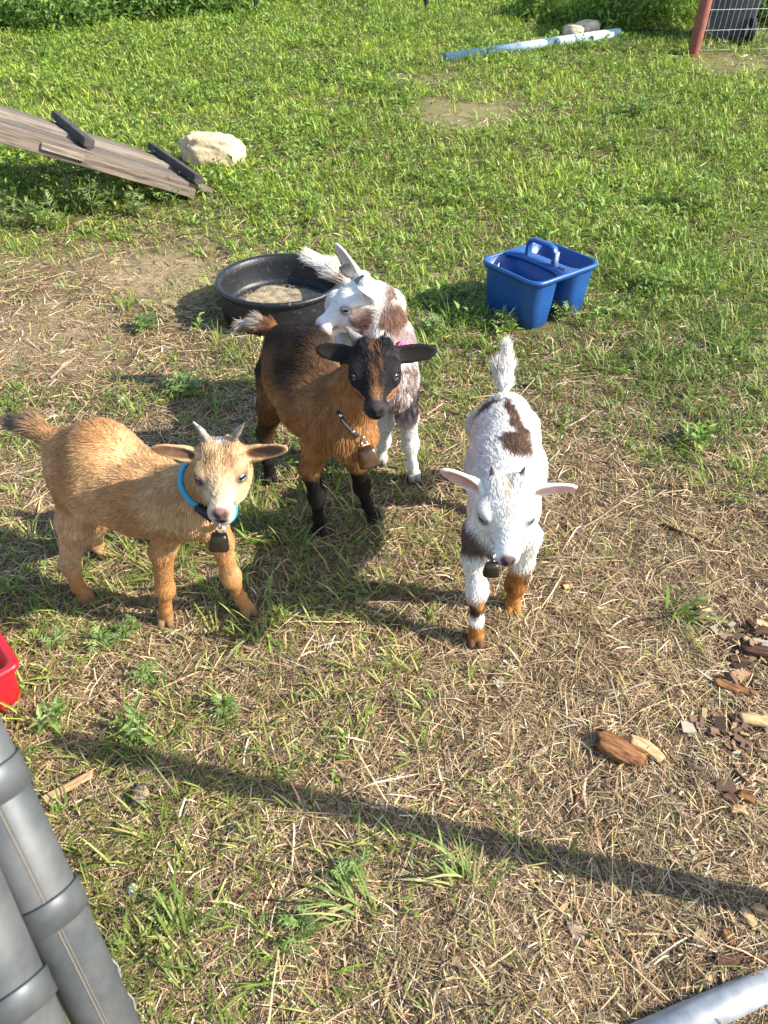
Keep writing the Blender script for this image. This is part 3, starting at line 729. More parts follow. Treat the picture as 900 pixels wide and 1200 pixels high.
    for q in (-1, 1): horn(g4, H(h, .145*q, .09, .20), H(h, .185*q, .0, .385), .0078, M_hornd)
    line, axn = B.girth(K(590, 616, 1.06), nrm(A([0, -.5, .65])), -.008)
    cl = strap('collar', line, axn, M_blackweb, g4, .010)
    ring(cl, B.front(579, 652, .008), CR, .007, .0014, M_steel)
    cowbell(cl, B.front(577, 660, .010), A([0, 0, -1.]), A([0, -1, 0.3]), .027, M_belld)
goat_white()

# ---------------------------------------------------------------- the ground and what grows on it
GRX = A([0, 150, 300, 450, 600, 750, 900.]); GRY = A([0, 60, 130, 200, 270, 340, 420, 500, 600, 700, 800, 900, 1000, 1100, 1200.])
GREEN = A([[1, 1, 1, .95, .95, .9, .7], [1, 1, 1, .95, .9, .85, .6], [1, 1, 1, .9, .65, .95, .92], [1, 1, .95, .88, .90, .98, .92], [.65, .52, .65, .70, .76, .86, .86],
           [.2, .1, .45, .52, .58, .70, .72], [.15, .2, .34, .46, .50, .56, .66], [.42, .25, .33, .42, .30, .30, .52], [.32, .32, .32, .30, .15, .15, .24], [.34, .36, .34, .24, .08, .08, .09],
           [.34, .38, .28, .20, .08, .05, .05], [.38, .42, .30, .18, .07, .05, .06], [.38, .42, .36, .27, .12, .08, .10], [.40, .44, .40, .32, .18, .12, .14], [.38, .42, .40, .32, .20, .15, .16]])
def grid_at(T, px, py):
    px = np.clip(px, 0, 899.9); py = np.clip(py, 0, 1199.9)
    i = np.clip((px/150).astype(int), 0, 5); fx = px/150-i
    j = np.clip(np.searchsorted(GRY, py, side='right')-1, 0, len(GRY)-2); fy = (py-GRY[j])/(GRY[j+1]-GRY[j])
    return T[j, i]*(1-fx)*(1-fy) + T[j, i+1]*fx*(1-fy) + T[j+1, i]*(1-fx)*fy + T[j+1, i+1]*fx*fy
BARE = [(190, 325, 80, 38, .9), (60, 400, 110, 50, .6), (540, 132, 75, 20, .9), (640, 940, 60, 60, .8), (690, 1090, 50, 40, .6), (405, 1110, 40, 40, .8), (600, 850, 50, 40, .5), (50, 300, 90, 25, .5), (860, 75, 60, 16, .7), (500, 93, 60, 10, .7), (250, 285, 60, 20, .4), (420, 660, 90, 40, .25), (780, 700, 100, 60, .25)]
def bare_at(px, py):
    b = np.zeros(len(px))
    for x, y, rx, ry, s in BARE: b = np.maximum(b, s*st(1.25, .55, np.hypot((px-x)/rx, (py-y)/ry)))
    return b
def relief(x, y):
    q = fbm(p2(x, y, 5.0), 301)-.5; r = fbm(p2(x, y, 22.0), 302)-.5
    return q*.030 + r*.010 - .006
def gz(x, y): return slope(y) + relief(np.asarray(x, float), np.asarray(y, float))
def ground():
    ys = [-4, -2, -1, -.4]; y = .0
    while y < 16: ys.append(y); y += .014*(1+1.1*abs(y))
    ys += [17, 19, 22, 27, 35, 50, 90, 200, 500, 1000]
    xs = [0.0]; x = 0.0
    while x < 14: xs.append(x); x += .020*(1+.9*max(0, x-.6))
    xs += [16, 20, 30, 60, 150, 400, 900]; xs = sorted(set([-q for q in xs]+xs))
    XX, YY = np.meshgrid(xs, ys); x, y = XX.ravel(), YY.ravel()
    V = np.stack([x, y, gz(x, y)], 1); nx, ny = len(xs), len(ys)
    far = (y > 17)|(np.abs(x) > 15)|(y < -.3); V[far, 2] = slope(np.minimum(y[far], 30))
    i = (np.arange(ny-1)[:, None]*nx+np.arange(nx-1)[None]).ravel()
    px, py = project(V); g = grid_at(GREEN, px, py); b = bare_at(px, py); C = np.stack([g, b, np.zeros_like(g)], 1)
    me = npmesh('ground', V, quads=np.stack([i, i+1, i+1+nx, i+nx], 1), color=C, attr='cover')
    m = bpy.data.materials.new('soil_and_litter'); m.use_nodes = True; t = m.node_tree; b = t.nodes['Principled BSDF']; b.inputs['Roughness'].default_value = .95; b.inputs['Specular IOR Level'].default_value = .1
    at = t.nodes.new('ShaderNodeAttribute'); at.attribute_name = 'cover'; sp = t.nodes.new('ShaderNodeSeparateColor'); t.links.new(at.outputs['Color'], sp.inputs[0])
    tc = t.nodes.new('ShaderNodeTexCoord')
    def noise(sc, det=5, rough=.6):
        n = t.nodes.new('ShaderNodeTexNoise'); n.inputs['Scale'].default_value = sc; n.inputs['Detail'].default_value = det; n.inputs['Roughness'].default_value = rough
        t.links.new(tc.outputs['Object'], n.inputs[0]); return n.outputs[0]
    def ramp(src, a, c):
        r = t.nodes.new('ShaderNodeMapRange'); r.inputs[1].default_value = a; r.inputs[2].default_value = c; t.links.new(src, r.inputs[0]); return r.outputs[0]
    def mix(f, a, c):
        mx = t.nodes.new('ShaderNodeMix'); mx.data_type = 'RGBA'
        for k, v in ((0, f), (6, a), (7, c)):
            if isinstance(v, tuple): mx.inputs[k].default_value = (*v, 1)
            elif isinstance(v, float): mx.inputs[k].default_value = v
            else: t.links.new(v, mx.inputs[k])
        return mx.outputs[2]
    c = mix(ramp(noise(6), .35, .65), (.050, .029, .019), (.098, .058, .037))
    c = mix(ramp(noise(170, 3), .52, .62), c, (.34, .25, .14))          # chaff
    c = mix(ramp(noise(90, 4), .60, .68), c, (.05, .033, .02))
    c = mix(ramp(noise(420, 2), .60, .66), c, (.42, .33, .2))
    c2 = mix(ramp(noise(60, 4), .4, .6), (.30, .215, .125), (.42, .32, .20))
    c = mix(sp.outputs[1], c, c2)
    c3 = mix(ramp(noise(14), .4, .6), (.055, .095, .018), (.115, .135, .036))
    r = t.nodes.new('ShaderNodeMath'); r.operation = 'MULTIPLY'; t.links.new(sp.outputs[0], r.inputs[0]); r.inputs[1].default_value = .75
    c = mix(r.outputs[0], c, c3)
    t.links.new(c, b.inputs['Base Color'])
    bp = t.nodes.new('ShaderNodeBump'); bp.inputs['Distance'].default_value = .012; bp.inputs['Strength'].default_value = .9
    t.links.new(noise(75, 8, .7), bp.inputs['Height']); t.links.new(bp.outputs[0], b.inputs['Normal'])
    o = link('ground', me, m); tag(o, kind='structure')
ground()

M_straw = mat('dry_straw', rough=.7, attr='tint', spec=.25, trans=.08)
M_green = mat('green_blade', rough=.5, attr='tint', spec=.35, trans=.32)
def stuff(name, V, quads, tris, C, m, label=None):
    o = link(name, npmesh(name, V, quads=quads, tris=tris, color=C, smooth=False), m); tag(o, kind='stuff'); return o
def scatter(n, r, y0=.18, y1=13.5, p=1.0):
    # denser near the lens, thinning with distance
    u = r.random(n)
    if abs(p-1) < 1e-6: y = y0*(y1/y0)**u
    else: y = (y0**(1-p)+u*(y1**(1-p)-y0**(1-p)))**(1/(1-p))
    x = (r.random(n)*2-1)*(.66*y+.75)
    return x, y
FEET = A([G(*q)[:2] for q in ((196, 727), (290, 717), (101, 702), (121, 648), (374, 622), (437, 608), (317, 562), (366, 545), (485, 560), (447, 541), (557, 750), (600, 712))])
PANC = G(328, 328, .13)[:2]; CADC = G(632, 345, .1)[:2]
def clear_of(x, y, extra=0.0):
    ok = np.ones(len(x), bool)
    for f in FEET: ok &= np.hypot(x-f[0], y-f[1]) > .022+extra
    ok &= np.hypot(x-PANC[0], y-PANC[1]) > .25; ok &= np.hypot(x-CADC[0], y-CADC[1]) > .17
    return ok
def strips(P, W, side):
    # P (n,k,3) centre lines, W (n,k) widths, side (n,3): ribbons that end in a point
    n, k, _ = P.shape
    Lf = P[:, :-1]-side[:, None]*W[:, :-1, None]/2; Rt = P[:, :-1]+side[:, None]*W[:, :-1, None]/2
    V = np.concatenate([np.stack([Lf, Rt], 2).reshape(n, -1, 3), P[:, -1:]], 1); m = 2*(k-1)+1
    base = np.arange(n)*m
    q = np.concatenate([np.stack([base+2*j, base+2*j+1, base+2*j+3, base+2*j+2], 1) for j in range(k-2)]) if k > 2 else np.zeros((0, 4), int)
    t = np.stack([base+2*(k-2), base+2*(k-2)+1, base+m-1], 1)
    return V.reshape(-1, 3), q, t, m

def bark_at(px, py, x, y):
    q = fbm(p2(x, y, 11.0), 66); return st(775, 880, px+(q-.5)*150)*st(690, 770, py)*st(950, 850, py)*st(.36, .52, q)
def straw_layer():
    r = np.random.default_rng(11); n = 410000
    x, y = scatter(n, r, p=.92); px, py = project(np.stack([x, y, slope(y)], 1))
    g = grid_at(GREEN, px, py); b = bare_at(px, py)
    clump = fbm(p2(x, y, 9.0), 77)
    bk = bark_at(px, py, x, y)
    keep = (r.random(n) < (1-.8*bk)*np.clip((1-.70*g)*(1-.35*b)*st(.22, .50, clump+.16), .03, 1)) & clear_of(x, y, -.004)
    x, y, g = x[keep], y[keep], g[keep]; n = len(x)
    ang = r.uniform(0, 2*math.pi, n) + (vnoise(p2(x, y, 7.0), 78)-.5)*1.5
    L = np.exp(r.normal(math.log(.058), .50, n))*(1+.10*y); L = np.clip(L, .015, .26)*(1-.45*b[keep])
    wd = np.clip(r.lognormal(math.log(.00115), .42, n), .0006, .0042)*(1+.20*y)
    d = np.stack([np.cos(ang), np.sin(ang), np.zeros(n)], 1); side0 = np.stack([-np.sin(ang), np.cos(ang), np.zeros(n)], 1)
    tt = A([-.5, -.15, .2, .5]); curv = r.normal(0, .16, n); lift = np.abs(r.normal(0, 1, n))*.008+.001; tilt = r.normal(0, .16, n)
    P = np.stack([x, y, np.zeros(n)], 1)[:, None] + d[:, None]*(tt[None, :, None]*L[:, None, None]) + side0[:, None]*((tt**2)[None, :]*(curv*L)[:, None])[..., None]
    zz = gz(P[..., 0].ravel(), P[..., 1].ravel()).reshape(n, 4)
    P[..., 2] = np.maximum(zz+.0008, zz + lift[:, None] + tilt[:, None]*tt[None]*L[:, None]*.45 - (lift*1.2)[:, None]*(np.abs(tt)*2)[None]**2)
    side = nrm(side0 + np.stack([np.zeros(n), np.zeros(n), r.normal(0, .5, n)], 1))
    W = wd[:, None]*A([.8, 1, .9, .4])[None]
    fr_ = y > 1.5; W[fr_] *= 1.25
    pal = A([[.50, .355, .20], [.60, .465, .28], [.39, .26, .145], [.24, .145, .085], [.46, .37, .17], [.64, .56, .41], [.14, .082, .052], [.34, .33, .11]])
    c = pal[r.choice(8, n, p=[.22, .12, .22, .16, .08, .05, .09, .06])]*np.clip(r.lognormal(-.12, .42, (n, 1)), .3, 1.7)*.84
    Va, qa, ta, ma = strips(P[~fr_], W[~fr_], side[~fr_]); Vb, qb, tb, mb = strips(P[fr_][:, [0, 2, 3]], W[fr_][:, [0, 2, 3]], side[fr_]); o = len(Va)
    stuff('dry_straw', np.concatenate([Va, Vb]), np.concatenate([qa, qb+o]), np.concatenate([ta, tb+o]), np.concatenate([np.repeat(c[~fr_], ma, 0), np.repeat(c[fr_], mb, 0)]), M_straw)
straw_layer()

def grass_layer():
    r = np.random.default_rng(12); nt_ = 56000
    x, y = scatter(nt_, r, p=.30); px, py = project(np.stack([x, y, slope(y)], 1))
    g = grid_at(GREEN, px, py); b = bare_at(px, py); clump = fbm(p2(x, y, 3.2), 90); clump2 = fbm(p2(x, y, 12.0), 91)
    keep = (r.random(nt_) < (1-.10*st(2.5, 5, y))*np.clip(g*1.15*(1-b)*st(.62-.55*g, .80-.5*g, clump*.6+clump2*.4+.06), 0, 1)) & clear_of(x, y, .012)
    x, y, g = x[keep], y[keep], g[keep]; nt2 = len(x)
    k = r.integers(4, 10, nt2); idx = np.repeat(np.arange(nt2), k); n = len(idx)
    sz = np.clip(r.lognormal(0, .35, nt2)*(.55+.9*vnoise(p2(x, y, 3.1), 95)), .3, 2.4)[idx]*(.75+.5*g[idx])
    yy = y[idx]; a = r.uniform(0, 2*math.pi, n)
    L = sz*r.uniform(.035, .085, n)*(1+.05*yy)*np.where(yy < 3, .8, 1); L = np.minimum(L, .16)*(1-.42*st(1.8, 4.0, yy))
    wd = r.uniform(.0016, .0036, n)*(1+.24*yy)
    lean = r.uniform(.35, 1.35, n)
    d = np.stack([np.cos(a), np.sin(a), np.zeros(n)], 1); side = np.stack([-np.sin(a), np.cos(a), np.zeros(n)], 1)
    rad = r.uniform(0, .022, n)*(1+.35*yy)
    b0 = np.stack([x[idx], y[idx], np.zeros(n)], 1) + d*rad[:, None]; b0[:, 2] = gz(b0[:, 0], b0[:, 1])-.002
    ts = A([0, .4, .75, 1.])
    P = b0[:, None] + d[:, None]*((ts**1.5)[None]*(L*np.sin(lean))[:, None])[..., None]
    P[..., 2] += (L[:, None])*(ts[None]*np.cos(lean*.6)[:, None] - (ts**2.6)[None]*(.35*lean)[:, None]*1.0)
    P[..., 2] = np.maximum(P[..., 2], b0[:, None, 2]+.002)
    W = wd[:, None]*A([.7, 1, .75, .2])[None]
    V, q, t, m = strips(P, W, side)
    pal = A([[.125, .205, .026], [.175, .265, .038], [.090, .160, .022], [.235, .285, .060], [.36, .32, .12], [.215, .30, .065]])
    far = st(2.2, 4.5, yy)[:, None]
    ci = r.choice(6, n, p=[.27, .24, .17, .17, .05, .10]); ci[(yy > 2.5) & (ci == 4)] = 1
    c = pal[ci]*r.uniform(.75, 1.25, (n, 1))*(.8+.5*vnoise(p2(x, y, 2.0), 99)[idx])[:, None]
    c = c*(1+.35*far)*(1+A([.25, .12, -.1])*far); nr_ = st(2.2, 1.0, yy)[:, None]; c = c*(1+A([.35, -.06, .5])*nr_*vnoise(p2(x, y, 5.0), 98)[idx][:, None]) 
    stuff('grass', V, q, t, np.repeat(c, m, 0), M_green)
grass_layer()

def leaf_rosettes(name, r, x, y, size, nl, pal, m, kind='stuff', up=.5, stemmed=None, elong=(.28, .42), parent=None, z=None):
    # small leafy plants: every leaf a folded, pointed blade of six faces
    n = len(x); k = np.maximum(3, (r.uniform(.7, 1.3, n)*nl).astype(int)); idx = np.repeat(np.arange(n), k); N = len(idx)
    a = r.uniform(0, 2*math.pi, N); hgt = r.random(N)
    s = size[idx]*r.uniform(.55, 1.1, N)
    el = r.uniform(-.15, 1.0, N)*up + .25*hgt
    d = np.stack([np.cos(a)*np.cos(el), np.sin(a)*np.cos(el), np.sin(el)], 1); side = np.stack([-np.sin(a), np.cos(a), np.zeros(N)], 1)
    side = nrm(side + np.stack([np.zeros(N), np.zeros(N), r.normal(0, .35, N)], 1)); up_ = np.cross(d, side); up_ *= np.sign(up_[:, 2:3]+1e-6)
    b = np.stack([x[idx], y[idx], (gz(x, y) if z is None else z)[idx]], 1)
    sp = (size[idx]*.9*hgt*(stemmed[idx] if stemmed is not None else .6))
    b[:, 2] += sp + .002; b += d*(s*.12)[:, None]
    w = s*r.uniform(*elong, N)*.5
    c1 = b + d*(s*.42)[:, None] + up_*(s*.04)[:, None]; tip = b + d*s[:, None] - up_*(s*.10)[:, None] - A([0, 0, 1])*(s*.08)[:, None]
    l1 = c1 - side*w[:, None] + up_*(w*.45)[:, None]; r1 = c1 + side*w[:, None] + up_*(w*.45)[:, None]
    V = np.stack([b, l1, c1, r1, tip], 1).reshape(-1, 3); o = np.arange(N)*5
    T = np.concatenate([np.stack([o, o+2, o+1], 1), np.stack([o, o+3, o+2], 1), np.stack([o+1, o+2, o+4], 1), np.stack([o+2, o+3, o+4], 1)])
    pal = A(pal); c = pal[r.integers(0, len(pal), N)]*r.uniform(.75, 1.25, (N, 1))
    me = npmesh(name, V, tris=T, color=np.repeat(c, 5, 0), smooth=False)
    o = link(name, me, m, parent); 
    if kind: tag(o, kind=kind)
    return o
M_leaf = mat('weed_leaf', rough=.5, attr='tint', spec=.3, trans=.30)
GP = [(.165, .265, .036), (.22, .325, .055), (.12, .21, .030), (.28, .37, .095), (.19, .295, .050)]
def weeds_layer():
    r = np.random.default_rng(13); n = 30000
    x, y = scatter(n, r, y0=.4, p=.12); px, py = project(np.stack([x, y, slope(y)], 1))
    g = grid_at(GREEN, px, py); b = bare_at(px, py); cl = fbm(p2(x, y, 1.6), 140); cl2 = fbm(p2(x, y, 7.0), 141)
    keep = (r.random(n) < np.clip((g-.15)*1.2*(1-b)*st(.35, .6, cl*.5+cl2*.5+.25*(g-.5)), 0, 1)) & clear_of(x, y, .03)
    x, y = x[keep], y[keep]
    size = (.6+.8*vnoise(p2(x, y, 2.3), 145))*r.uniform(.014, .034, len(x))*(1+.14*y)*np.where(y > 2.2, 1, .75)
    leaf_rosettes('ground_weeds', r, x, y, size, 7, GP, M_leaf, up=.9, stemmed=r.uniform(.3, 1.6, len(x)))
weeds_layer()

# ---------------------------------------------------------------- things in the yard
def on(px, py):
    g = G(px, py); return A([g[0], g[1], float(gz(A([g[0]]), A([g[1]]))[0])])
# --- wooden ramp
WS = dict(rough=.85, varscale=60, varstretch=(.07, 1, 1), bump=.0025, bumpscale=110, spec=.15, contrast=(.36, .66))
M_wood = mat('weathered_plank', (.225, .185, .148), var=(.060, .045, .035), **WS)
M_wood2 = mat('pale_weathered_plank', (.31, .262, .21), var=(.10, .08, .064), **WS)
M_wood3 = mat('grey_weathered_plank', (.17, .145, .122), var=(.042, .036, .032), **WS)
M_dark = mat('dark_cleat', (.035, .033, .034), .8, var=(.075, .068, .062), varscale=20, bump=.0015, bumpscale=80, spec=.2)
M_nail = mat('nail', (.18, .15, .13), .5, metal=.8)
def grained(m, axis):              # stretch the grain along the board
    n = m.node_tree.nodes
    for q in n:
        if q.type == 'MAPPING':
            a = nrm(axis); rot = Vector((0, 0, 1)).rotation_difference(Vector(a)).inverted().to_euler(); q.inputs['Rotation'].default_value = rot; q.inputs['Scale'].default_value = (3.0, 3.0, .18)
def board(name, c, ax, ay, az, sx, sy, sz, m, parent, bevel=.003):
    bm = bmesh.new(); box(bm, A([0, 0, 0.]), X, Y_, Z, sx, sy, sz, bevel); o = bmobj(name, bm, m, parent, smooth=False)
    o.matrix_basis = Matrix(((ax[0], ay[0], az[0], c[0]), (ax[1], ay[1], az[1], c[1]), (ax[2], ay[2], az[2], c[2]), (0, 0, 0, 1))); return o
def build_ramp():
    Aq = on(250, 229); Bq = G(193, 181); Bq[2] = float(slope(Bq[1])) + .01; Aq[2] += .015
    Wd = Bq-Aq; wl = np.linalg.norm(Wd[:2]); wd = nrm(A([Wd[0], Wd[1], 0]))
    best = None
    for y in np.linspace(2.5, 7, 900):                     # where the lower edge leaves the picture
        p = K(0, 152, y); e = abs((p-Aq)@wd)
        if best is None or e < best[0]: best = (e, p)
    up = nrm(best[1]-Aq); nn = nrm(np.cross(wd, up)); nn = nn if nn[2] > 0 else -nn
    root = empty('ramp', tuple(Aq), 'weathered wooden plank ramp with two dark cross cleats beside the pale rock', 'ramp')
    n = 5; pw = wl/n; Lr = 3.0; r = random.Random(4)
    for i in range(n):
        e0 = r.uniform(-.015, .02); c0 = Aq + wd*(pw*(i+.5)) + up*(e0+(Lr)/2) + nn*(.012+r.uniform(-.012, .008))
        board('plank', c0, up, wd, nn, Lr, pw-.030-r.uniform(0, .010), .026, (M_wood, M_wood2, M_wood3)[(i*2) % 3], root)
    for t_ in (.012, wl-.012):
        board('stringer', Aq + wd*t_ + up*(.10+(Lr-.1)/2) - nn*.032, up, wd, nn, Lr-.1, .036, .050, M_wood, root)
    # broken pale end of the lower stringer board
    board('batten', Aq - wd*.012 + up*.80 - nn*.014, up, wd, nn, .20, .018, .034, M_wood2, root)
    for t_, a, b in ((.10, -.01, 1.0), (.66, .10, 1.02), (1.3, 0, 1), (2.0, 0, 1), (2.7, 0, 1)):
        c = board('cleat', Aq + wd*wl*(a+b)/2 + up*t_ + nn*.048, wd, -up, nn, wl*(b-a), .052, .042, M_dark, root)
        for q in (.2, .5, .8):
            bm = bmesh.new(); p = Aq + wd*wl*(a+(b-a)*q) + up*t_ + nn*.069; tube(bm, [p-nn*.01, p+nn*.0015], .0045, 8); bmobj('nail', bm, M_nail, root)
    top = Aq + up*(Lr-.15)
    for t_ in (.06, wl-.06):
        p = top + wd*t_; bm = bmesh.new(); box(bm, A([p[0], p[1], (p[2]-.09)/2]), X, Y_, Z, .09, .09, p[2]-.09, .004); bmobj('leg', bm, M_wood, root, smooth=False)
build_ramp()

# --- limestone rock
def build_rock(name, c, sx, sy, sz, m, seed, label=None, cat=None, group=None, sub=5, rough=.5, rot=0.0, kind=None):
    bm = bmesh.new(); bmesh.ops.create_icosphere(bm, subdivisions=sub, radius=1)
    P = A([v.co[:] for v in bm.verts]); 
    Pq = np.sign(P)*np.abs(P)**.72                              # squarish block
    d = 1 + rough*(.55*(fbm(P*1.3+seed, seed, 2)-.5) + .35*(fbm(P*3.5+seed, seed+1, 3)-.5) + .16*(fbm(P*11+seed, seed+2, 2)-.5))
    Pq = Pq*d[:, None]; 
    co, si = math.cos(rot), math.sin(rot); Q = Pq*A([sx, sy, sz]); Q = np.stack([Q[:, 0]*co-Q[:, 1]*si, Q[:, 0]*si+Q[:, 1]*co, Q[:, 2]], 1)
    for v, q in zip(bm.verts, Q): v.co = q+A(c)
    o = bmobj(name, bm, m); tag(o, label, cat, group, kind); return o
M_lime = mat('limestone', (.56, .45, .29), .9, var=(.38, .28, .17), varscale=14, bump=.006, bumpscale=45, spec=.15, contrast=(.42, .72))
g = on(250, 199); build_rock('rock', g+A([-.03, .11, .070]),   .190, .12, .122, M_lime, 5, 'pale tan limestone boulder at the foot of the ramp', 'rock', rot=.1, rough=.8)
M_stone = mat('field_stone', (.58, .48, .34), .9, var=(.34, .27, .18), varscale=18, bump=.004, bumpscale=60, spec=.15)
g = on(672, 45); build_rock('rock', g+A([0, .05, .05]), .10, .09, .07, M_stone, 8, 'low tan stone behind the blue pipe, left one of two', 'rock', sub=4)
g = on(688, 43); build_rock('rock', g+A([0, .06, .06]), .13, .09, .075, M_stone, 13, 'grey tan stone behind the blue pipe, right one of two', 'rock', sub=4, rot=.5)

# --- black rubber feed pan
def build_pan():
    c = A([PANC[0], PANC[1], 0.0]); R_ = .252; Hh = .135
    M_rub = mat('black_rubber', (.011, .012, .015), .40, var=(.26, .245, .22), varscale=55, bump=.0012, bumpscale=160, spec=.45, contrast=(.60, .86))
    root = empty('feed_pan', tuple(c), 'round black rubber feed pan behind the kids', 'feed pan')
    prof = [(R_*.90, .004), (R_*.985, .0), (R_*.995, .05), (R_*.985, Hh-.030), (R_*.985, Hh-.022), (R_*1.03, Hh-.018), (R_*1.045, Hh-.006), (R_*1.03, Hh+.004), (R_*.985, Hh+.003), (R_*.950, Hh-.006), (R_*.94, Hh-.03), (R_*.92, .040), (R_*.89, .024), (R_*.82, .018), (.001, .018)]
    bm = bmesh.new(); rings = []
    for rr, z in prof: rings.append([bm.verts.new(c+A([rr*math.cos(2*math.pi*k/72), rr*math.sin(2*math.pi*k/72), z+.004])) for k in range(72)])
    for a, b in zip(rings, rings[1:]):
        for k in range(72): bm.faces.new((a[k], a[(k+1) % 72], b[(k+1) % 72], b[k]))
    bmobj('basin', bm, M_rub, root)
    # a pale crust of dried feed on the floor of the pan
    M_crust = mat('dried_feed', (.40, .32, .20), .9, var=(.10, .085, .065), varscale=30, spec=.1, contrast=(.38, .66))
    bm = bmesh.new(); rg = []
    for k in range(48):
        t = 6.28318*k/48; q = R_*(.70+.10*math.sin(3*t+1)+.05*math.sin(7*t)); rg.append(bm.verts.new(c+A([q*math.cos(t)+.01, q*math.sin(t)+.012, .0238])))
    bm.faces.new(rg); bmobj('feed_crust', bm, M_crust, root)
    # scraps of feed left on the bottom
    r = np.random.default_rng(31); n = 3800; a = r.uniform(0, 2*math.pi, n); q = np.sqrt(r.random(n))*R_*.80
    x = c[0]+q*np.cos(a); y = c[1]+q*np.sin(a); keep = r.random(n) < st(.45, .65, fbm(p2(x, y, 14), 32)+.22*(np.sin(a) > -.2)*(q > R_*.45)); x, y = x[keep], y[keep]; n = len(x)
    th = r.uniform(0, 6.28, n); L = r.uniform(.002, .007, n); d = np.stack([np.cos(th), np.sin(th), np.zeros(n)], 1); s_ = np.stack([-np.sin(th), np.cos(th), np.zeros(n)], 1)
    P = np.stack([x, y, np.full(n, .0245)], 1)[:, None] + d[:, None]*(A([-.5, 0, .5])[None, :, None]*L[:, None, None]); P[..., 2] += r.uniform(0, .002, (n, 3))
    V, qd, t, m = strips(P, np.repeat(r.uniform(.0008, .0022, n)[:, None], 3, 1), s_)
    cc = A([[.55, .46, .31], [.66, .60, .46], [.42, .33, .20]])[r.integers(0, 3, n)]
    o = link('feed_scraps', npmesh('feed_scraps', V, quads=qd, tris=t, color=np.repeat(cc, m, 0), smooth=False), M_straw, root); tag(o, kind='stuff')
build_pan()

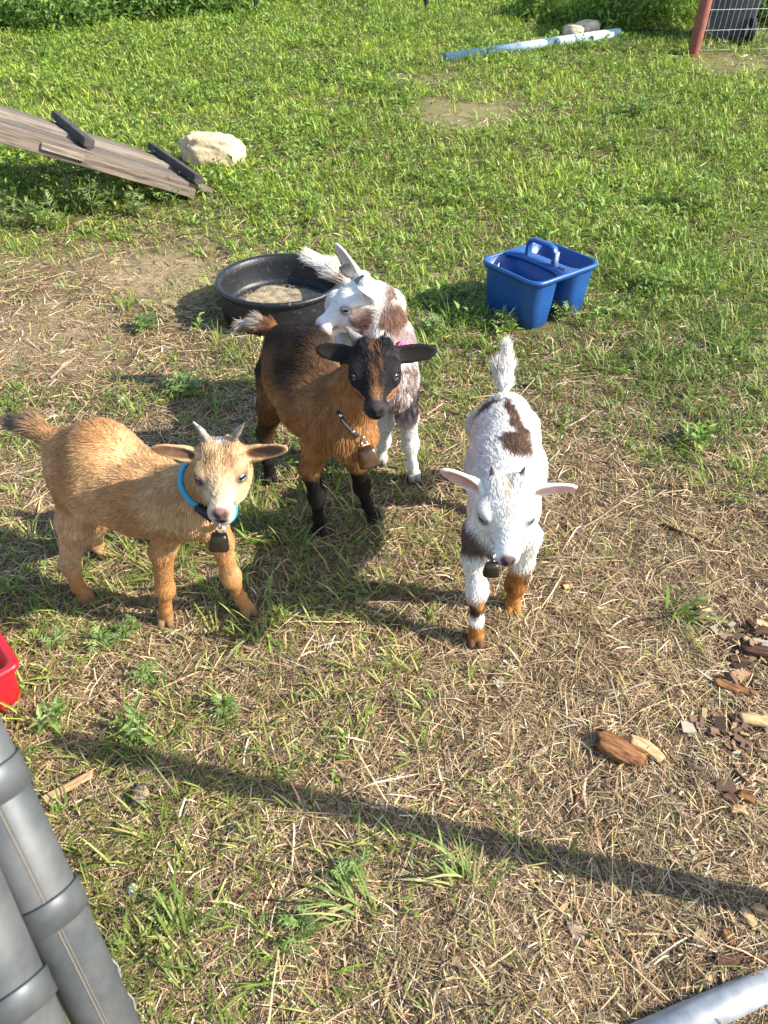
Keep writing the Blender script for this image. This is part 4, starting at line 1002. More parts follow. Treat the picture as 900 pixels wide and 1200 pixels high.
# --- blue two-bin carry tote
def build_caddy():
    M_b = mat('blue_plastic', (.010, .066, .235), .36, spec=.5, var=(.040, .085, .20), varscale=22, bump=.0004, bumpscale=400, contrast=(.55, .85))
    M_shine = mat('painted_shine', (.30, .33, .37), .4, var=(.10, .16, .28), varscale=40, spec=.5)
    g = G(629, 386); Hh = .205
    lp, fp, rp = [G(*q, z=Hh)for q in ((567, 306), (629, 334), (706, 313))]
    e1 = nrm(A([*(lp-fp)[:2], 0])); e2 = nrm(A([*(rp-fp)[:2], 0])); e2 = nrm(e2 - e1*(e1@e2))     # e1 along the handle, e2 across the bins
    w1 = np.linalg.norm((lp-fp)[:2])*1.06; w2 = np.linalg.norm((rp-fp)[:2])*1.08
    c = fp + e1*w1/2 + e2*w2/2; c[2] = float(gz(A([c[0]]), A([c[1]]))[0]) + .006
    root = empty('carry_tote', tuple(c), 'blue plastic two bin carry tote with a top handle', 'tote')
    def rr(a, b, n=6, rad=.05, bow=.0):            # rounded rectangle, half sizes a, b
        out = []
        for sx, sy, a0 in ((1, 1, 0), (-1, 1, 90), (-1, -1, 180), (1, -1, 270)):
            for k in range(n+1):
                t = math.radians(a0+90*k/n); out.append((sx*(a-rad)+rad*math.cos(t), sy*(b-rad)+rad*math.sin(t)))
        return out
    def W(p, z): return c + e1*p[0] + e2*p[1] + Z*z
    hb = w2/2*.43; off = w2/2-hb
    def loft(bm, loops):
        rings = [[bm.verts.new(q) for q in L_] for L_ in loops]; n = len(rings[0])
        for a, b in zip(rings, rings[1:]):
            for k in range(n): bm.faces.new((a[k], a[(k+1) % n], b[(k+1) % n], b[k]))
        return rings
    for sgn in (-1, 1):
        bm = bmesh.new(); L_ = []
        for z, ins, th in ((0, .022, 0), (.004, .018, 0), (.10, .010, 0), (Hh-.012, .004, 0), (Hh-.004, .002, 0), (Hh-.004, .006, 0), (.10, .014, 0), (.012, .024, 0)):
            L_.append([W((p[0], p[1]+sgn*(off)), z) for p in rr(w1/2-ins, hb-ins*.75, rad=.048)])
        rings = loft(bm, L_); bm.faces.new(rings[0][::-1]); bm.faces.new(rings[-1]); bmobj('bin', bm, M_b, root)
        if sgn == -1:
            pass
    # rim: a rolled lip round both bins, and the deck between them
    bm = bmesh.new(); outer = lambda ins: [W(p, 0) for p in rr(w1/2-ins, w2/2-ins, rad=.050)]
    prof = [(-.001, Hh-.016), (-.007, Hh-.0155), (-.009, Hh-.003), (-.006, Hh+.003), (.001, Hh+.004), (.005, Hh-.001), (.004, Hh-.008)]
    loft(bm, [[q+Z*z for q in outer(i_)] for i_, z in prof]); bmobj('rim', bm, M_b, root)
    gap = w2/2-2*hb+.010
    bm = bmesh.new(); half = w2/2-2*hb + .016; pts = []
    m = 24; top, bot = [], []
    for k in range(m+1):                          # deck flares where it meets the rim
        t = -1+2*k/m; hw = half*.8 + .030*abs(t)**6; z = Hh+.002+.004*(1-t*t)
        for s_ in (-1, 1): top.append(bm.verts.new(W((t*(w1/2-.004), s_*hw), z))); bot.append(bm.verts.new(W((t*(w1/2-.004), s_*(hw+.001)), z-.014)))
    for k in range(m):
        a = 2*k; bm.faces.new((top[a], top[a+1], top[a+3], top[a+2])); bm.faces.new((bot[a], bot[a+2], bot[a+3], bot[a+1]))
        bm.faces.new((top[a], top[a+2], bot[a+2], bot[a])); bm.faces.new((top[a+1], bot[a+1], bot[a+3], top[a+3]))
    bm.faces.new((top[0], bot[0], bot[1], top[1])); bm.faces.new((top[-2], top[-1], bot[-1], bot[-2])); bmobj('deck', bm, M_b, root)
    # handle
    path = [W((.070, 0), Hh), W((.072, 0), Hh+.050), W((.062, 0), Hh+.068), W((.040, 0), Hh+.074), W((-.040, 0), Hh+.074), W((-.062, 0), Hh+.068), W((-.072, 0), Hh+.050), W((-.072, 0), Hh)]
    bm = bmesh.new(); prev = None
    for i, p in enumerate(path):
        d = nrm(path[min(i+1, 7)]-path[max(i-1, 0)]); o = nrm(np.cross(d, e2)); ring_ = [bm.verts.new(p+e2*a*.014+o*b*.008) for a, b in ((-1, -.7), (-.7, -1), (.7, -1), (1, -.7), (1, .7), (.7, 1), (-.7, 1), (-1, .7))]
        if prev:
            for k in range(8): bm.faces.new((prev[k], prev[(k+1) % 8], ring_[(k+1) % 8], ring_[k]))
        prev = ring_
    h_ = bmobj('handle', bm, M_b, root)
    bm = bmesh.new(); box(bm, W((-.081, 0), Hh+.030), Z, e2, e1, .060, .024, .003, .001); bmobj('handle_shine', bm, M_shine, h_)  # pale grey plate: sunlight on the handle's right face, put into the colour
    M_hole = mat('dark_hole', (.004, .006, .012), .8)
    for q in (-.100, -.118):
        for s_ in (-.0,):
            bm = bmesh.new(); p = W((q, s_), Hh+.0055); n = 20; bm.faces.new([bm.verts.new(p+e1*.0075*math.cos(6.2832*k/n)+e2*.012*math.sin(6.2832*k/n)) for k in range(n)]); bmobj('hole', bm, M_hole, root)
build_caddy()

# --- pale blue plastic pipe in the grass
M_pvc = mat('pale_blue_plastic', (.46, .62, .72), .45, var=(.36, .46, .52), varscale=10, spec=.4)
def build_pipe():
    a, b = on(520, 72), on(724, 43); bm = bmesh.new(); a[2] += .030; b[2] += .035; r0 = .042; d = nrm(b-a)
    n = 24; L_ = []
    u, v, _ = frame(d)
    for p, r in ((a, r0), (b, r0), (b, r0*.86), (a+d*.01, r0*.86)): L_.append([bm.verts.new(p+r*(u*math.cos(6.2832*k/n)+v*math.sin(6.2832*k/n))) for k in range(n)])
    for q in range(4):
        A_, B_ = L_[q], L_[(q+1) % 4]
        for k in range(n): bm.faces.new((A_[k], A_[(k+1) % n], B_[(k+1) % n], B_[k]))
    tag(bmobj('pipe', bm, M_pvc), 'pale blue plastic pipe lying in the grass at the back', 'pipe')
build_pipe()

# --- red post with welded wire, and the wheeled bin behind it
M_wire = mat('galvanised_wire', (.45, .47, .48), .4, metal=.7)
def build_fence():
    M_red = mat('red_oxide_paint', (.27, .080, .052), .65, var=(.17, .055, .042), varscale=16, bump=.001, bumpscale=90, spec=.3)
    p = on(812, 64); root = empty('wire_fence', tuple(p), 'red post carrying welded wire mesh at the back right', 'fence')
    bm = bmesh.new(); u, v = X, Y_
    tube(bm, [p-Z*.1, p+Z*.02, p+Z*1.15, p+Z*1.16], [.053, .053, .053, .048], 20); bmobj('post', bm, M_red, root)
    q = p + A([.02, .04, 0]); d = nrm(A([1, .18, 0])); bm = bmesh.new(); wr = .0016
    for i in range(30):
        s_ = q + d*(.055*i+.02); tube(bm, [s_-Z*.02, s_+Z*1.1], wr, 5, cap=False)
    for j in range(8):
        s_ = q + Z*(.03+.15*j); tube(bm, [s_-d*.02, s_+d*1.64], wr, 5, cap=False)
    o = bmobj('wire_mesh', bm, M_wire, root); tag(o, kind='stuff')
    bm = bmesh.new(); e = q+d*1.66; tube(bm, [e-Z*.1, e+Z*1.1], .03, 10); bmobj('post', bm, M_red, root)
    # bin
    M_bin = mat('dark_grey_bin', (.050, .056, .066), .5, var=(.05, .056, .066), varscale=8, spec=.4)
    M_tyre = mat('bin_tyre', (.012, .012, .013), .7); M_hub = mat('bin_hub', (.40, .40, .38), .5)
    c = on(848, 47) + A([.0, .10, 0]); f = nrm(A([-.12, -1, 0])); s_ = A([-f[1], f[0], 0])
    root = empty('wheeled_bin', tuple(c), 'dark grey wheeled bin behind the wire mesh', 'bin')
    bm = bmesh.new(); prof = [(.02, .205, .20), (.05, .21, .205), (.55, .255, .25), (.95, .28, .28), (.95, .305, .305), (1.0, .305, .305)]
    prev = None
    for z, a, b in prof:
        rg = []
        for sx, sy, a0 in ((1, 1, 0), (-1, 1, 90), (-1, -1, 180), (1, -1, 270)):
            for k in range(5):
                t = math.radians(a0+90*k/4); rg.append(bm.verts.new(c+s_*(sx*(a-.04)+.04*math.cos(t))+f*(sy*(b-.04)+.04*math.sin(t))+Z*z))
        if prev:
            for k in range(20): bm.faces.new((prev[k], prev[(k+1) % 20], rg[(k+1) % 20], rg[k]))
        else: bm.faces.new(rg[::-1])
        prev = rg
    bm.faces.new(prev); bmobj('body', bm, M_bin, root)
    bm = bmesh.new(); box(bm, c+Z*1.02, s_, f, Z, .68, .69, .04, .012); bmobj('lid', bm, M_bin, root)
    for q in (-.235, .19):
        w_ = c + s_*q + f*.235 + Z*.10
        bm = bmesh.new(); tube(bm, [w_-s_*.03, w_-s_*.024, w_+s_*.024, w_+s_*.03], [.085, .10, .10, .085], 28, ref=f); wh = bmobj('wheel', bm, M_tyre, root)
        bm = bmesh.new(); tube(bm, [w_+s_*.028, w_+s_*.036], [.05, .04], 20, ref=f); bmobj('hub', bm, M_hub, wh)
        bm = bmesh.new(); tube(bm, [w_-s_*.028, w_-s_*.036], [.05, .04], 20, ref=f); bmobj('hub', bm, M_hub, wh)
build_fence()
M_tp = mat('dark_green_post', (.022, .035, .035), .6, spec=.3)
def tpost(px, py, hgt, lab):
    p = on(px, py); root = empty('fence_post', tuple(p), lab, 'fence post', 'steel fence posts along the back')
    bm = bmesh.new(); box(bm, p+Z*hgt/2, X, Y_, Z, .052, .006, hgt, .001); bmobj('flange', bm, M_tp, root, smooth=False)
    bm = bmesh.new(); box(bm, p+Z*hgt/2-Y_*.024, X, Y_, Z, .006, .042, hgt, .001); bmobj('web', bm, M_tp, root, smooth=False)
    for k in range(9):
        bm = bmesh.new(); box(bm, p+Z*(.18+k*.11)-Y_*.047, X, Y_, Z, .016, .010, .018, .002); bmobj('stud', bm, M_tp, root, smooth=False)
tpost(141, 22, 1.2, 'dark steel fence post at the back left near the bushes'); tpost(301, 15, 1.2, 'dark steel fence post at the back, right of the other'); tpost(499, 9, 1.2, 'dark steel fence post at the back centre top edge')
def rust():
    M_rust = mat('rusty_sheet', (.22, .075, .035), .8, var=(.09, .04, .028), varscale=12, bump=.002, bumpscale=40)
    p = on(18, 11); bm = bmesh.new(); d = nrm(A([1, .1, 0])); prev = None
    for i in range(41):
        q = p + d*(i-22)*.026 + Z*.02; o = .012*math.sin(i*1.1); col_ = [bm.verts.new(q+A([0, o+k*.10, .05+k*.30])) for k in range(5)]
        if prev:
            for k in range(4): bm.faces.new((prev[k], col_[k], col_[k+1], prev[k+1]))
        prev = col_
    bmesh.ops.solidify(bm, geom=bm.faces[:], thickness=.003)
    tag(bmobj('metal_sheet', bm, M_rust), 'rusty corrugated metal sheet in the top left corner', 'metal sheet')
rust()

# --- plants that stand apart from the turf
M_stem = mat('green_stem', (.13, .17, .06), .6)
def plant(name, base, height, spread, nst, leaf, pal, label, cat='weed', group=None, seed=0, lobes=3, upright=.6, dense=8):
    r = np.random.default_rng(seed); root = empty(name, tuple(base), label, cat, group); bm = bmesh.new(); V, T, C = [], [], []; pal = A(pal)
    def blade(b, d, L, w, up_, col_):
        s_ = nrm(np.cross(d, up_)); c1 = b+d*L*.45+up_*L*.05; i = len(V)
        V.extend([b, c1-s_*w+up_*w*.4, c1, c1+s_*w+up_*w*.4, b+d*L-up_*L*.12]); T.extend([(i, i+2, i+1), (i, i+3, i+2), (i+1, i+2, i+4), (i+2, i+3, i+4)]); C.extend([col_]*5)
    for k in range(nst):
        a = r.uniform(0, 6.283); o = r.uniform(.15, 1)*spread; h_ = height*r.uniform(.55, 1.05)*(1-.35*o/spread)
        tip = base + A([math.cos(a)*o, math.sin(a)*o, h_]); mid = base + (tip-base)*.5 + A([0, 0, h_*.12]) - A([math.cos(a), math.sin(a), 0])*o*.12
        tube(bm, [base+A([math.cos(a), math.sin(a), 0])*.008, mid, tip], [.0035*height/.2, .0026*height/.2, .001], 5)
        nl = max(4, int(dense*h_/max(height, .05)))
        for j in range(nl):
            t = .15+.85*(j+1)/nl; p = base*(1-t)**2 + 2*t*(1-t)*mid + tip*t*t; la = a + j*2.4 + r.normal(0, .3); el = upright*r.uniform(.1, 1.0) + .5*(t > .9)
            d = A([math.cos(la)*math.cos(el), math.sin(la)*math.cos(el), math.sin(el)]); up_ = nrm(A([-math.cos(la)*math.sin(el), -math.sin(la)*math.sin(el), math.cos(el)])+r.normal(0, .15, 3)); s_ = nrm(np.cross(d, up_))
            L = leaf*r.uniform(.7, 1.2)*(1.15-.5*t); col_ = pal[r.integers(0, len(pal))]*r.uniform(.8, 1.2)
            blade(p, d, L, L*(.10 if lobes else .17), up_, col_)
            for q in range(lobes):
                tt = .25+.5*q/max(1, lobes-1 if lobes > 1 else 1)
                for sg in (-1, 1): blade(p+d*L*tt, nrm(d*.75+s_*sg*.8), L*(.52-.25*tt), L*.055, up_, col_*r.uniform(.9, 1.1))
    bmobj('stem', bm, M_stem, root)
    link('foliage', npmesh('foliage', V, tris=T, color=A(C), smooth=False), M_leaf, root)
    return root
PALE = [(.17, .26, .065), (.22, .30, .095), (.13, .22, .05), (.27, .34, .14)]
for i, (x, y, h_, sp, lab) in enumerate([(6, 262, .15, .10, 'pale lobed weed at the left frame edge below the ramp'), (42, 264, .20, .11, 'pale lobed weed below the ramp, second from the left'), (60, 268, .17, .10, 'low pale lobed weed below the ramp, third from the left'), (92, 250, .30, .13, 'tallest pale lobed weed in the ramp shade'), (108, 254, .20, .11, 'pale lobed weed right beside the tallest one under the ramp'),
    (132, 244, .24, .11, 'pale lobed weed under the middle of the ramp'), (158, 252, .14, .10, 'low weed on the bare edge in front of the ramp'), (196, 240, .15, .08, 'small weed close to the foot of the ramp')]):
    plant('leafy_weed', on(x, y), h_, sp, 6, .075, PALE, lab, 'weed', 'weeds along the ramp', 500+i, 3, .8)
for i, (x, y, h_, sp, lab) in enumerate([
    (118, 765, .085, .060, 'small lobed weed in front of the tan kid, below its front foot'), (66, 760, .07, .05, 'small lobed weed near the red tub'), (178, 800, .08, .05, 'small feathery weed between red tub and shadow band'),
    (165, 862, .12, .07, 'broad leafy weed at the left end of the shadow band'), (268, 838, .065, .05, 'small feathery weed left of the bare centre straw'), (152, 744, .07, .04, 'pale feathery weed under the tan kid'),
    (60, 848, .08, .06, 'dark leafy weed at left beside the grey posts'), (415, 1020, .06, .05, 'pale feathery weed at the bottom centre'), (350, 1090, .055, .045, 'pale rosette weed near the bottom edge'),
    (815, 520, .09, .08, 'leafy weed right of the white kid'), (770, 340, .16, .13, 'leafy weed right of the blue tote'), (590, 385, .10, .07, 'pale weed against the front of the blue tote'), (660, 372, .09, .06, 'pale weed at the gap between the tote bins'),
    (822, 240, .26, .24, 'bushy green weed in the right middle grass'), (745, 135, .22, .22, 'low bushy weed below the red post'), (505, 390, .10, .07, 'small weed right of the spotted kid'), (170, 385, .09, .08, 'flat weed on the bare patch left of the feed pan'), (215, 460, .09, .08, 'low weed between tan kid and black kid')]):
    plant('leafy_weed', on(x, y), h_*.72, sp*.62, 4 if y > 600 else 8, (.034 if y > 600 else .055)+.12*h_, PALE if i not in (9, 10, 13, 14) else GP, lab, 'weed', None, 540+i, 3 if i not in (3, 6, 9) else 0, .7)
def tuft(base, n, L, lab, seed, w=.0045, pal=None):
    r = np.random.default_rng(seed); a = r.uniform(0, 6.283)+r.normal(0, 1.0, n); n3_ = r.normal(0, .014, (n, 2)); ln = L*r.uniform(.35, 1.05, n); lean = r.uniform(.4, 1.35, n); d = np.stack([np.cos(a), np.sin(a), np.zeros(n)], 1)
    ts = A([0, .3, .6, .85, 1.]); P = base[None, None] + np.concatenate([n3_, np.zeros((n, 1))], 1)[:, None] + d[:, None]*.012 + d[:, None]*((ts**1.4)[None]*(ln*np.sin(lean))[:, None])[..., None]
    P[..., 2] += ln[:, None]*(ts[None]*np.cos(lean*.7)[:, None]-(ts**2.5)[None]*(.4*lean)[:, None]); P[..., 2] = np.maximum(P[..., 2], base[2]+.004)
    V, q, t, m = strips(P, (w*r.uniform(.6, 1.2, n))[:, None]*A([.6, 1, .9, .55, .1])[None], np.stack([-np.sin(a), np.cos(a), np.zeros(n)], 1))
    pal = A(pal or [(.16, .25, .045), (.12, .20, .035), (.24, .30, .08), (.38, .36, .15)]); c = pal[r.integers(0, len(pal), n)]*r.uniform(.8, 1.2, (n, 1))
    o = link('grass_tuft', npmesh('grass_tuft', V, quads=q, tris=t, color=np.repeat(c, m, 0), smooth=False), M_green); tag(o, lab, 'grass tuft')
for i, (x, y, n, L, lab) in enumerate([(210, 1095, 34, .11, 'long bright grass tuft at the bottom left beside the grey posts'), (790, 722, 30, .13, 'sprawling grass tuft right of the white kid on the straw'), (545, 795, 16, .06, 'small bright grass tuft in the centre straw'), (505, 830, 18, .07, 'grass tuft left of the small bright one in the centre'),
    (545, 1040, 26, .14, 'long grass tuft at the bottom centre right of the shadow'), (420, 1060, 24, .12, 'arching grass tuft at the bottom centre'), (345, 640, 20, .09, 'yellow green grass tuft between the tan and black kids'), (292, 742, 18, .12, 'broad bladed grass in front of the tan kid'), (590, 718, 10, .06, 'tiny grass tuft between the white kid\'s front feet'), (425, 690, 18, .09, 'thin grass tuft in the shade before the black kid')]):
    tuft(on(x, y), n, L, lab, 700+i, .0065 if i in (1, 7) else .0042)
def bush(base, height, spread, pal, label, seed):
    # a loose dome of twigs with small pointed leaves all through it, denser towards the outside
    r = np.random.default_rng(seed); root = empty('bush', tuple(base), label, 'bush'); bm = bmesh.new()
    for k in range(26):
        a = r.uniform(0, 6.283); e = r.uniform(.25, 1.5); q = A([math.cos(a)*math.cos(e)*spread, math.sin(a)*math.cos(e)*spread, math.sin(e)*height])*r.uniform(.6, 1.05)
        tube(bm, [base, base+q*.5+A([0, 0, .12*height]), base+q], [.006, .004, .0015], 5)
    bmobj('stem', bm, M_stem, root)
    n = 1700; a = r.uniform(0, 6.283, n); e = np.arcsin(r.uniform(.0, 1, n)); rad = r.uniform(.25, 1.0, n)**.45*(.72+.5*vnoise(np.stack([np.cos(a)*2.2, np.sin(a)*2.2, e*2.5], 1)+seed, 5))
    p = base + np.stack([np.cos(a)*np.cos(e)*spread*rad, np.sin(a)*np.cos(e)*spread*rad, np.sin(e)*height*rad], 1)
    d = nrm(np.stack([np.cos(a), np.sin(a), np.zeros(n)], 1)*.6 + r.normal(0, .6, (n, 3)) + A([0, 0, .35])); s_ = nrm(np.cross(d, r.normal(0, .5, (n, 3))+A([0, 0, 1.]))); u = np.cross(s_, d)
    L = r.uniform(.045, .105, n); w = L*r.uniform(.13, .22, n); c1 = p+d*(L*.45)[:, None]
    V = np.stack([p, c1-s_*w[:, None]+u*(w*.4)[:, None], c1, c1+s_*w[:, None]+u*(w*.4)[:, None], p+d*L[:, None]-A([0, 0, 1])*(L*.15)[:, None]], 1).reshape(-1, 3); o = np.arange(n)*5
    T = np.concatenate([np.stack([o, o+2, o+1], 1), np.stack([o, o+3, o+2], 1), np.stack([o+1, o+2, o+4], 1), np.stack([o+2, o+3, o+4], 1)])
    c = A(pal)[r.integers(0, len(pal), n)]*r.uniform(.75, 1.25, (n, 1)); link('foliage', npmesh('foliage', V, tris=T, color=np.repeat(c, 5, 0), smooth=False), M_leaf, root)
BUSH = [(.10, .19, .030), (.14, .24, .045), (.07, .14, .024), (.18, .27, .06)]
for i, (x, y, h_, sp, lab) in enumerate([(70, 30, .55, .55, 'dark green bush left of the back fence post'), (115, 18, .60, .5, 'dark green bush behind the left back fence post'), (25, 26, .5, .45, 'bush in front of the rusty sheet'), (190, 16, .55, .5, 'bush between the back fence posts, left half'), (245, 12, .45, .5, 'bush between the back fence posts, right half'),
    (700, 30, .40, .42, 'tall weed clump behind the blue pipe'), (745, 28, .55, .45, 'tall weed clump left of the red post'), (785, 22, .6, .35, 'tall weed clump touching the red post'), (640, 18, .40, .45, 'weed clump at the top edge right of centre'), (893, 30, .35, .2, 'weed clump at the right of the bin')]):
    bush(on(x, y), h_*(.62 if i < 5 else .8), sp, BUSH if i < 5 else GP, lab, 800+i)

# --- gate: grey posts at the near left, galvanised rail at the near right
def build_gate():
    M_galv = mat('grey_galvanised_tube', (.062, .070, .075), .5, var=(.125, .132, .132), varscale=14, spec=.4, metal=.25, contrast=(.38, .72))
    M_bandm = mat('grey_band', (.10, .11, .115), .5, var=(.06, .066, .07), varscale=20, spec=.45, metal=.3)
    M_tan = mat('tan_streak', (.125, .112, .092), .6)
    a1, b1 = PD(26, 995, .60), PD(137, 1222, .70); d1 = nrm(b1-a1)
    a2, b2 = PD(-34, 1050, .55), PD(55, 1240, .62); d2 = nrm(b2-a2)
    def post(a, d, r, l0, l1, lab, bands, streaks=False):
        root = empty('gate_post', tuple(a), lab, 'post', 'grey gate posts at the near left'); bm = bmesh.new(); tube(bm, [a+d*l0, a+d*l1], r, 40); bmobj('tube', bm, M_galv, root)
        out = nrm(CC-(a+d*.05)); out = nrm(out-d*(out@d)); sd = np.cross(d, out)
        for k, (t_, tl) in enumerate(bands):
            ax = nrm(d + out*tl + sd*.05); c = a+d*t_; bm = bmesh.new(); rings = []
            for i in range(56):
                t = 6.28318*i/56; e = sd*math.cos(t)+out*math.sin(t)
                rings.append([bm.verts.new(c+e*(r+q)+d*(z-tl*math.sin(t)*r)) for q, z in ((.0006, -.0165), (.0030, -.0155), (.0026, .0), (.0030, .0155), (.0006, .0165))])
            for i in range(56):
                A_, B_ = rings[i], rings[(i+1) % 56]
                for k2 in range(5): bm.faces.new((A_[k2], A_[(k2+1) % 5], B_[(k2+1) % 5], B_[k2]))
            bmobj('band', bm, M_bandm, root)
        for q, w_ in ((.10, .0007), (.0, .0005)) if streaks else ():        # thin tan streaks along the tube
            e = nrm(out+sd*q); bm = bmesh.new(); n_ = 20; prev = None
            for i in range(n_+1):
                p = a+d*(l0+(l1-l0)*i/n_)+e*(r+.0006); ring_ = [bm.verts.new(p-sd*w_), bm.verts.new(p+sd*w_)]
                if prev: bm.faces.new((prev[0], prev[1], ring_[1], ring_[0]))
                prev = ring_
            bmobj('streak', bm, M_tan, root)
    post(a1, d1, .0262, -.35, .62, 'grey tubular gate post with a clamp band, the inner of the two', [(.072, .55), (-.075, .35)], True)
    post(a2, d2, .0245, -.30, .60, 'grey tubular gate post at the extreme lower left corner', [(.120, .8)])
    # loose ends of chain link beside the post
    bm = bmesh.new(); s_ = np.cross(d1, nrm(CC-a1)); s_ = s_ if s_[0] > 0 else -s_
    for k in range(6):
        p = a1+d1*(.16+.05*k)+s_*.028; tube(bm, [p, p+s_*.004+d1*.008, p+s_*.007+d1*.02, p+s_*.005+d1*.034, p+d1*.045], .0010, 6)
    tag(bmobj('chain_link', bm, M_wire), 'twisted wire ends of chain link along the grey post', 'wire'); 
    M_g2 = mat('bright_galvanised_tube', (.27, .29, .305), .42, var=(.40, .425, .44), varscale=34, spec=.5, metal=.35)
    root = empty('gate', tuple(G(830, 1180)), 'galvanised gate frame tube at the lower right corner', 'gate')
    p, q = G(905, 1152, .002), G(768, 1212, .002); dd = nrm(p-q)
    # the upright stands at the end of the rail, out of the picture: its shadow is the dark band across the straw
    e0, e1_ = G(60, 868), G(905, 1066); bd = nrm(e1_-e0); M_ = A([[dd[0], -bd[0]], [dd[1], -bd[1]]]); t_ = np.linalg.solve(M_, (e0-q)[:2])[0]
    t_ = float(np.clip(t_, .36, 1.2)); f_ = q+dd*t_
    bm = bmesh.new(); tube(bm, [q-dd*.25, q+dd*(t_+.05)], .0235, 40); bmobj('bottom_rail', bm, M_g2, root)
    bm = bmesh.new(); tube(bm, [f_+Z*.02, f_+Z*1.02, f_+Z*1.045, f_+Z*1.055], [.024, .024, .020, .008], 28); bmobj('upright', bm, M_g2, root)
build_gate()

# --- red tub at the left edge
def build_tub():
    M_r = mat('red_plastic', (.55, .012, .020), .4, spec=.5, var=(.48, .01, .02), varscale=8)
    Hh = .13; c0 = G(19, 778, Hh); c1 = G(1, 751, Hh); c2 = G(3, 806, Hh)
    e1 = nrm(A([*(c1-c0)[:2], 0])); e2 = A([-e1[1], e1[0], 0]); e2 = e2 if e2[0] < 0 else -e2
    # corner at c0, sides running away along e1 and e2
    c = c0 + e1*.14 + e2*.19; c[2] = .0; root = empty('tub', tuple(c), 'red plastic tub peeking in at the left edge', 'tub')
    def rg(bm, a, b, z, rad=.02): 
        out = []
        for sx, sy, a0 in ((1, 1, 0), (-1, 1, 90), (-1, -1, 180), (1, -1, 270)):
            for k in range(6):
                t = math.radians(a0+18*k); out.append(bm.verts.new(c+e1*(sx*(a-rad)+rad*math.cos(t))+e2*(sy*(b-rad)+rad*math.sin(t))+Z*z))
        return out
    bm = bmesh.new(); R_ = [rg(bm, .14-i, .19-i, z) for i, z in ((.022, .002), (.018, .006), (.004, Hh-.012), (.006, Hh-.004), (.010, Hh-.006), (.024, .010))]
    for A_, B_ in zip(R_, R_[1:]):
        for k in range(24): bm.faces.new((A_[k], A_[(k+1) % 24], B_[(k+1) % 24], B_[k]))
    bm.faces.new(R_[0][::-1]); bm.faces.new(R_[-1]); bmobj('basin', bm, M_r, root)
    bm = bmesh.new(); R_ = [rg(bm, .14-i, .19-i, z) for i, z in ((.004, Hh-.014), (-.006, Hh-.012), (-.008, Hh-.002), (-.004, Hh+.003), (.008, Hh+.002), (.009, Hh-.008))]
    for A_, B_ in zip(R_, R_[1:]):
        for k in range(24): bm.faces.new((A_[k], A_[(k+1) % 24], B_[(k+1) % 24], B_[k]))
    bmobj('rim', bm, M_r, root)
build_tub()

# --- wood, sticks and scraps on the straw
M_chunk = mat('split_wood', (.30, .145, .055), .8, var=(.085, .038, .020), varscale=150, varstretch=(.14, 1, 1), bump=.003, bumpscale=260, spec=.15, contrast=(.40, .62))
M_chip = mat('pale_chip', (.52, .35, .18), .8, var=(.26, .15, .07), varscale=170, varstretch=(.14, 1, 1), bump=.002, bumpscale=260, spec=.15, contrast=(.42, .66))
M_bark = mat('dark_bark', (.145, .075, .046), .85, var=(.035, .018, .012), varscale=140, varstretch=(.2, 1, 1), bump=.003, bumpscale=220, spec=.15)
M_twig = mat('grey_twig', (.33, .26, .18), .8, var=(.18, .13, .09), varscale=50, bump=.001, bumpscale=200, spec=.15)
def splinter(name, p0, p1, w, th, m, lab, cat, seed, group=None):
    # a split piece of wood: a lofted wedge with ragged ends, a cleft face and uneven grain
    r = np.random.default_rng(seed); p0, p1 = A(p0), A(p1); d = nrm(p1-p0); s_ = nrm(np.cross(Z, d)); u_ = np.cross(d, s_); Ln = np.linalg.norm(p1-p0); n_, kk = 15, 14; bm = bmesh.new(); prev = None
    edge = r.uniform(.80, 1.15, kk); edge2 = r.uniform(.80, 1.15, kk); e0 = r.uniform(-.5, .5, kk)*w*.45; e1 = r.uniform(-.5, .5, kk)*w*.45; b_ = r.normal(0, w*.10)
    for i in range(n_):
        t = i/(n_-1); pr = .62+.38*math.sin(math.pi*min(1, max(0, t*.9+.08)))**.6; ring_ = []
        for k in range(kk):
            a = 6.2832*k/kk; x_, z_ = math.cos(a), math.sin(a); x_ = math.copysign(abs(x_)**.7, x_); z_ = math.copysign(abs(z_)**.55, z_); g_ = (edge[k]*(1-t)+edge2[k]*t)*r.uniform(.965, 1.035)
            ring_.append(bm.verts.new((-Ln/2+Ln*t+e0[k]*max(0, 1-t*5)+e1[k]*max(0, t*5-4), x_*w/2*pr*g_+b_*math.sin(math.pi*t), z_*th/2*pr*g_*(.75+.25*math.sin(3*t+seed)))))
        if prev:
            for k in range(kk): bm.faces.new((prev[k], prev[(k+1) % kk], ring_[(k+1) % kk], ring_[k]))
        else: bm.faces.new(ring_[::-1])
        prev = ring_
    bm.faces.new(prev); o = tag(bmobj(name, bm, m, smooth=True), lab, cat, group); c = (p0+p1)/2
    o.matrix_world = Matrix(((d[0], s_[0], u_[0], c[0]), (d[1], s_[1], u_[1], c[1]), (d[2], s_[2], u_[2], c[2]), (0, 0, 0, 1))); return o
def gp(x, y, dz=.0): q = on(x, y); q[2] += dz; return q
ch = splinter('wood_chunk', gp(699, 868, .016), gp(752, 893, .018), .052, .034, M_chunk, 'large split brown wood chunk lying on the straw at the right', 'wood chunk', 1)
splinter('wood_chunk', gp(735, 872, .020), gp(775, 893, .014), .030, .022, M_chip, 'pale split half of the chunk lying against the large brown one', 'wood chunk', 2)
splinter('wood_stick', gp(52, 938, .012), gp(110, 910, .016), .020, .010, M_chip, 'pale flat stick of wood at the left beside the grey posts', 'stick', 3)
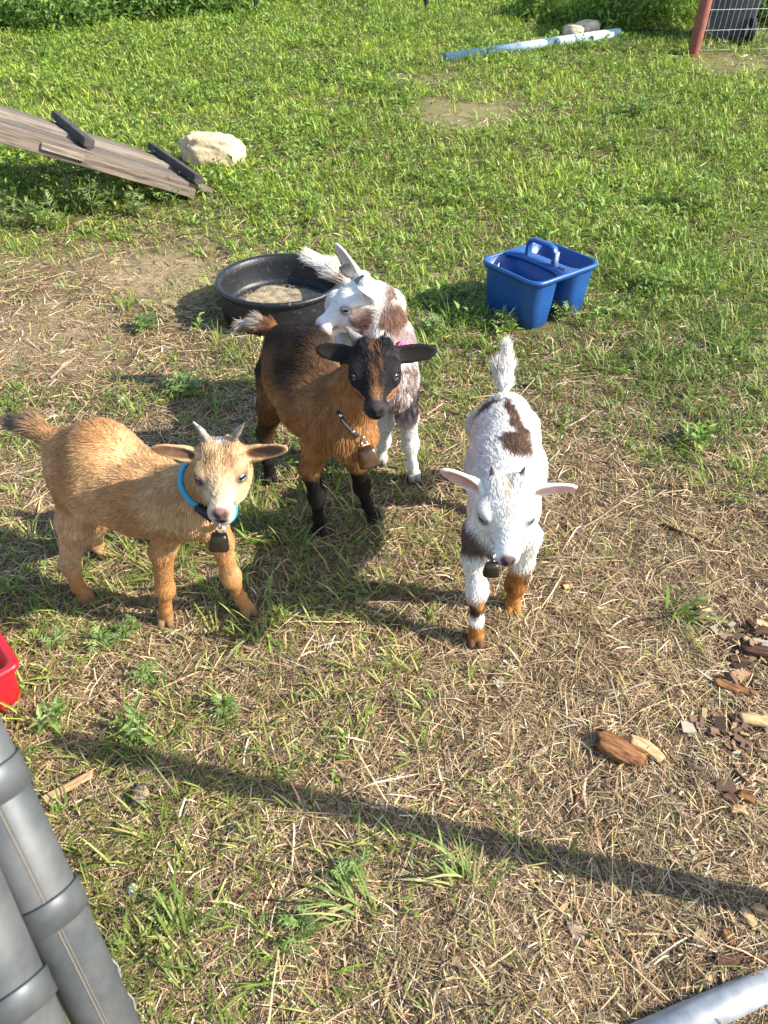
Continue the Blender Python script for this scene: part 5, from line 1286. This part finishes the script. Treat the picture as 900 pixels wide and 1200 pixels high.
for i, (a, b, w, th, m, lab) in enumerate([
    ((866, 843), (905, 852), .026, .018, M_chip, 'long pale wood piece at the right edge'), ((858, 858), (864, 838), .012, .006, M_chip, 'short upright pale chip left of the long pale wood piece'),
    ((838, 800), (862, 812), .026, .012, M_chunk, 'orange brown wood flake at the right, left of the pair'), ((858, 806), (884, 814), .022, .010, M_chunk, 'orange brown wood flake at the right, right of the pair'),
    ((868, 760), (905, 768), .030, .016, M_bark, 'dark red bark piece at the right edge, upper one'), ((880, 742), (905, 748), .030, .016, M_bark, 'dark red bark piece at the top of the bark litter'), ((855, 774), (880, 778), .020, .010, M_bark, 'thin dark bark strip under the upper bark piece'),
    ((888, 730), (905, 740), .022, .012, M_chip, 'pale wood end at the right edge above the bark litter'), ((846, 935), (860, 942), .022, .016, M_bark, 'small red brown bark cube left of the other'), ((864, 934), (880, 942), .024, .016, M_chunk, 'small orange wood cube right of the bark cube'), ((855, 952), (872, 956), .018, .010, M_chip, 'pale wood chip under the two small cubes'),
    ((868, 1068), (882, 1090), .020, .010, M_chip, 'pale square wood chip above the galvanised rail, left one'), ((880, 1066), (896, 1074), .018, .010, M_chip, 'pale square wood chip above the galvanised rail, right one'), ((848, 1092), (856, 1108), .018, .010, M_chunk, 'orange wood chip near the galvanised rail'), ((836, 1125), (905, 1130), .020, .010, M_bark, 'long thin strip of red bark along the rail'),
    ((685, 1102), (706, 1112), .010, .005, M_chip, 'white splinter at the lower right of the shadow band'), ((656, 1068), (664, 1058), .010, .006, M_chip, 'small pale chip below the shadow band'), ((670, 1080), (684, 1100), .026, .006, M_twig, 'grey flat wood flake below the shadow band'), ((780, 1004), (790, 1012), .012, .007, M_chip, 'small pale chip on the shadow band'),
    ((150, 742), (158, 750), .012, .005, M_chip, 'pale leaf scrap in front of the tan kid'), ((660, 690), (672, 686), .018, .006, M_chip, 'pale chip right of the white kid')]):
    splinter('wood_scrap', gp(*a, th*.5+.006), gp(*b, th*.5+.006), w, th, m, lab, 'wood scrap', 20+i, 'wood scraps on the straw')
def stick(pts, r, m, lab, dz=.008):
    bm = bmesh.new(); P_ = [gp(*q, dz+.004*math.sin(3*i)) for i, q in enumerate(pts)]; n_ = len(P_); tube(bm, P_, [r*(1-.5*i/(n_-1)) for i in range(n_)], 8); tag(bmobj('stick', bm, m), lab, 'stick', 'sticks on the straw')
stick([(630, 655), (655, 652), (690, 655), (720, 652)], .0045, M_twig, 'grey stick lying right of the white kid\'s feet')
stick([(670, 625), (700, 610), (735, 585), (760, 570)], .0035, M_twig, 'long pale stem slanting up right of the white kid')
stick([(775, 618), (800, 627), (830, 638), (865, 652)], .005, M_bark, 'dark stick in the straw at the right')
stick([(800, 900), (840, 903), (875, 908), (905, 915)], .0055, M_twig, 'brown curved stick right of the large wood chunk')
stick([(790, 922), (815, 926), (850, 928)], .003, M_twig, 'thin pale twig below the brown curved stick')
stick([(668, 960), (676, 935), (680, 918)], .0035, M_bark, 'short dark twig standing in the bare soil')
stick([(590, 770), (578, 790), (566, 805)], .0035, M_bark, 'thin dark stick below the white kid\'s front foot')
stick([(430, 600), (470, 596), (505, 592)], .0035, M_twig, 'pale straw stick between black kid and white kid')
stick([(60, 445), (75, 430), (95, 415)], .006, M_twig, 'pale curved stick on the bare ground at the left', )
stick([(855, 720), (800, 765), (770, 780)], .002, M_twig, 'thin pale stem above the bark litter')
M_drop = mat('seed_head', (.30, .22, .17), .85, var=(.10, .07, .05), varscale=90, bump=.004, bumpscale=160)
g = gp(166, 936, .012); build_rock('dry_clod', g, .016, .020, .013, M_drop, 41, 'small round dry clod in the grass beside the grey posts', 'clod', sub=3)
M_peb = mat('white_pebble', (.70, .69, .66), .6, var=(.45, .44, .42), varscale=60)
g = gp(157, 1044, .010); build_rock('pebble', g, .0085, .009, .008, M_peb, 43, 'small white pebble beside the grey posts', 'pebble', sub=3)
def chips(name, n, seed, big, probs, where, zup=0.0):
    r = np.random.default_rng(seed); x, y = scatter(n, r, y0=.25, y1=4.5, p=1.1); px, py = project(np.stack([x, y, slope(y)], 1))
    keep = (r.random(n) < where(px, py, fbm(p2(x, y, 11.0), 66))) & clear_of(x, y); x, y = x[keep], y[keep]; n = len(x)
    th = r.uniform(0, 6.283, n); L = np.clip(r.lognormal(math.log(big), .5, n), .003, .045); w = L*r.uniform(.3, .9, n); t_ = L*r.uniform(.12, .3, n)
    d = np.stack([np.cos(th), np.sin(th), r.normal(0, .3, n)], 1); d = nrm(d); s_ = nrm(np.stack([-np.sin(th), np.cos(th), r.normal(0, .3, n)], 1)); u = np.cross(d, s_)
    c = np.stack([x, y, gz(x, y)+zup*r.random(n)+r.uniform(.002, .009, n)], 1); V = []
    for a in (-1, 1):
        for b in (-1, 1):
            for e in (-1, 1): V.append(c + d*(a*L/2*r.uniform(.7, 1.1, n))[:, None] + s_*(b*w/2*r.uniform(.6, 1.1, n))[:, None] + u*(e*t_/2)[:, None])
    V = np.stack(V, 1).reshape(-1, 3); o = np.arange(n)*8; Q = np.concatenate([np.stack([o+i for i in q], 1) for q in ((0, 1, 3, 2), (4, 6, 7, 5), (0, 4, 5, 1), (2, 3, 7, 6), (0, 2, 6, 4), (1, 5, 7, 3))])
    pal = A([[.46, .33, .18], [.52, .43, .29], [.30, .18, .10], [.16, .095, .065], [.50, .43, .32]]); cc = pal[r.choice(5, n, p=probs)]*r.uniform(.7, 1.1, (n, 1))
    stuff(name, V, Q, None, np.repeat(cc, 8, 0), M_straw)
chips('wood_chips', 2600, 61, .007, [.34, .28, .16, .14, .08], lambda px, py, q: np.clip(.10+.5*st(500, 800, px)*st(350, 600, py), 0, 1))
chips('bark_litter', 42000, 62, .015, [.12, .03, .30, .53, .02], lambda px, py, q: .9*st(775, 880, px+(q-.5)*150)*st(690, 770, py)*st(950, 850, py)*st(.36, .52, q), .010)
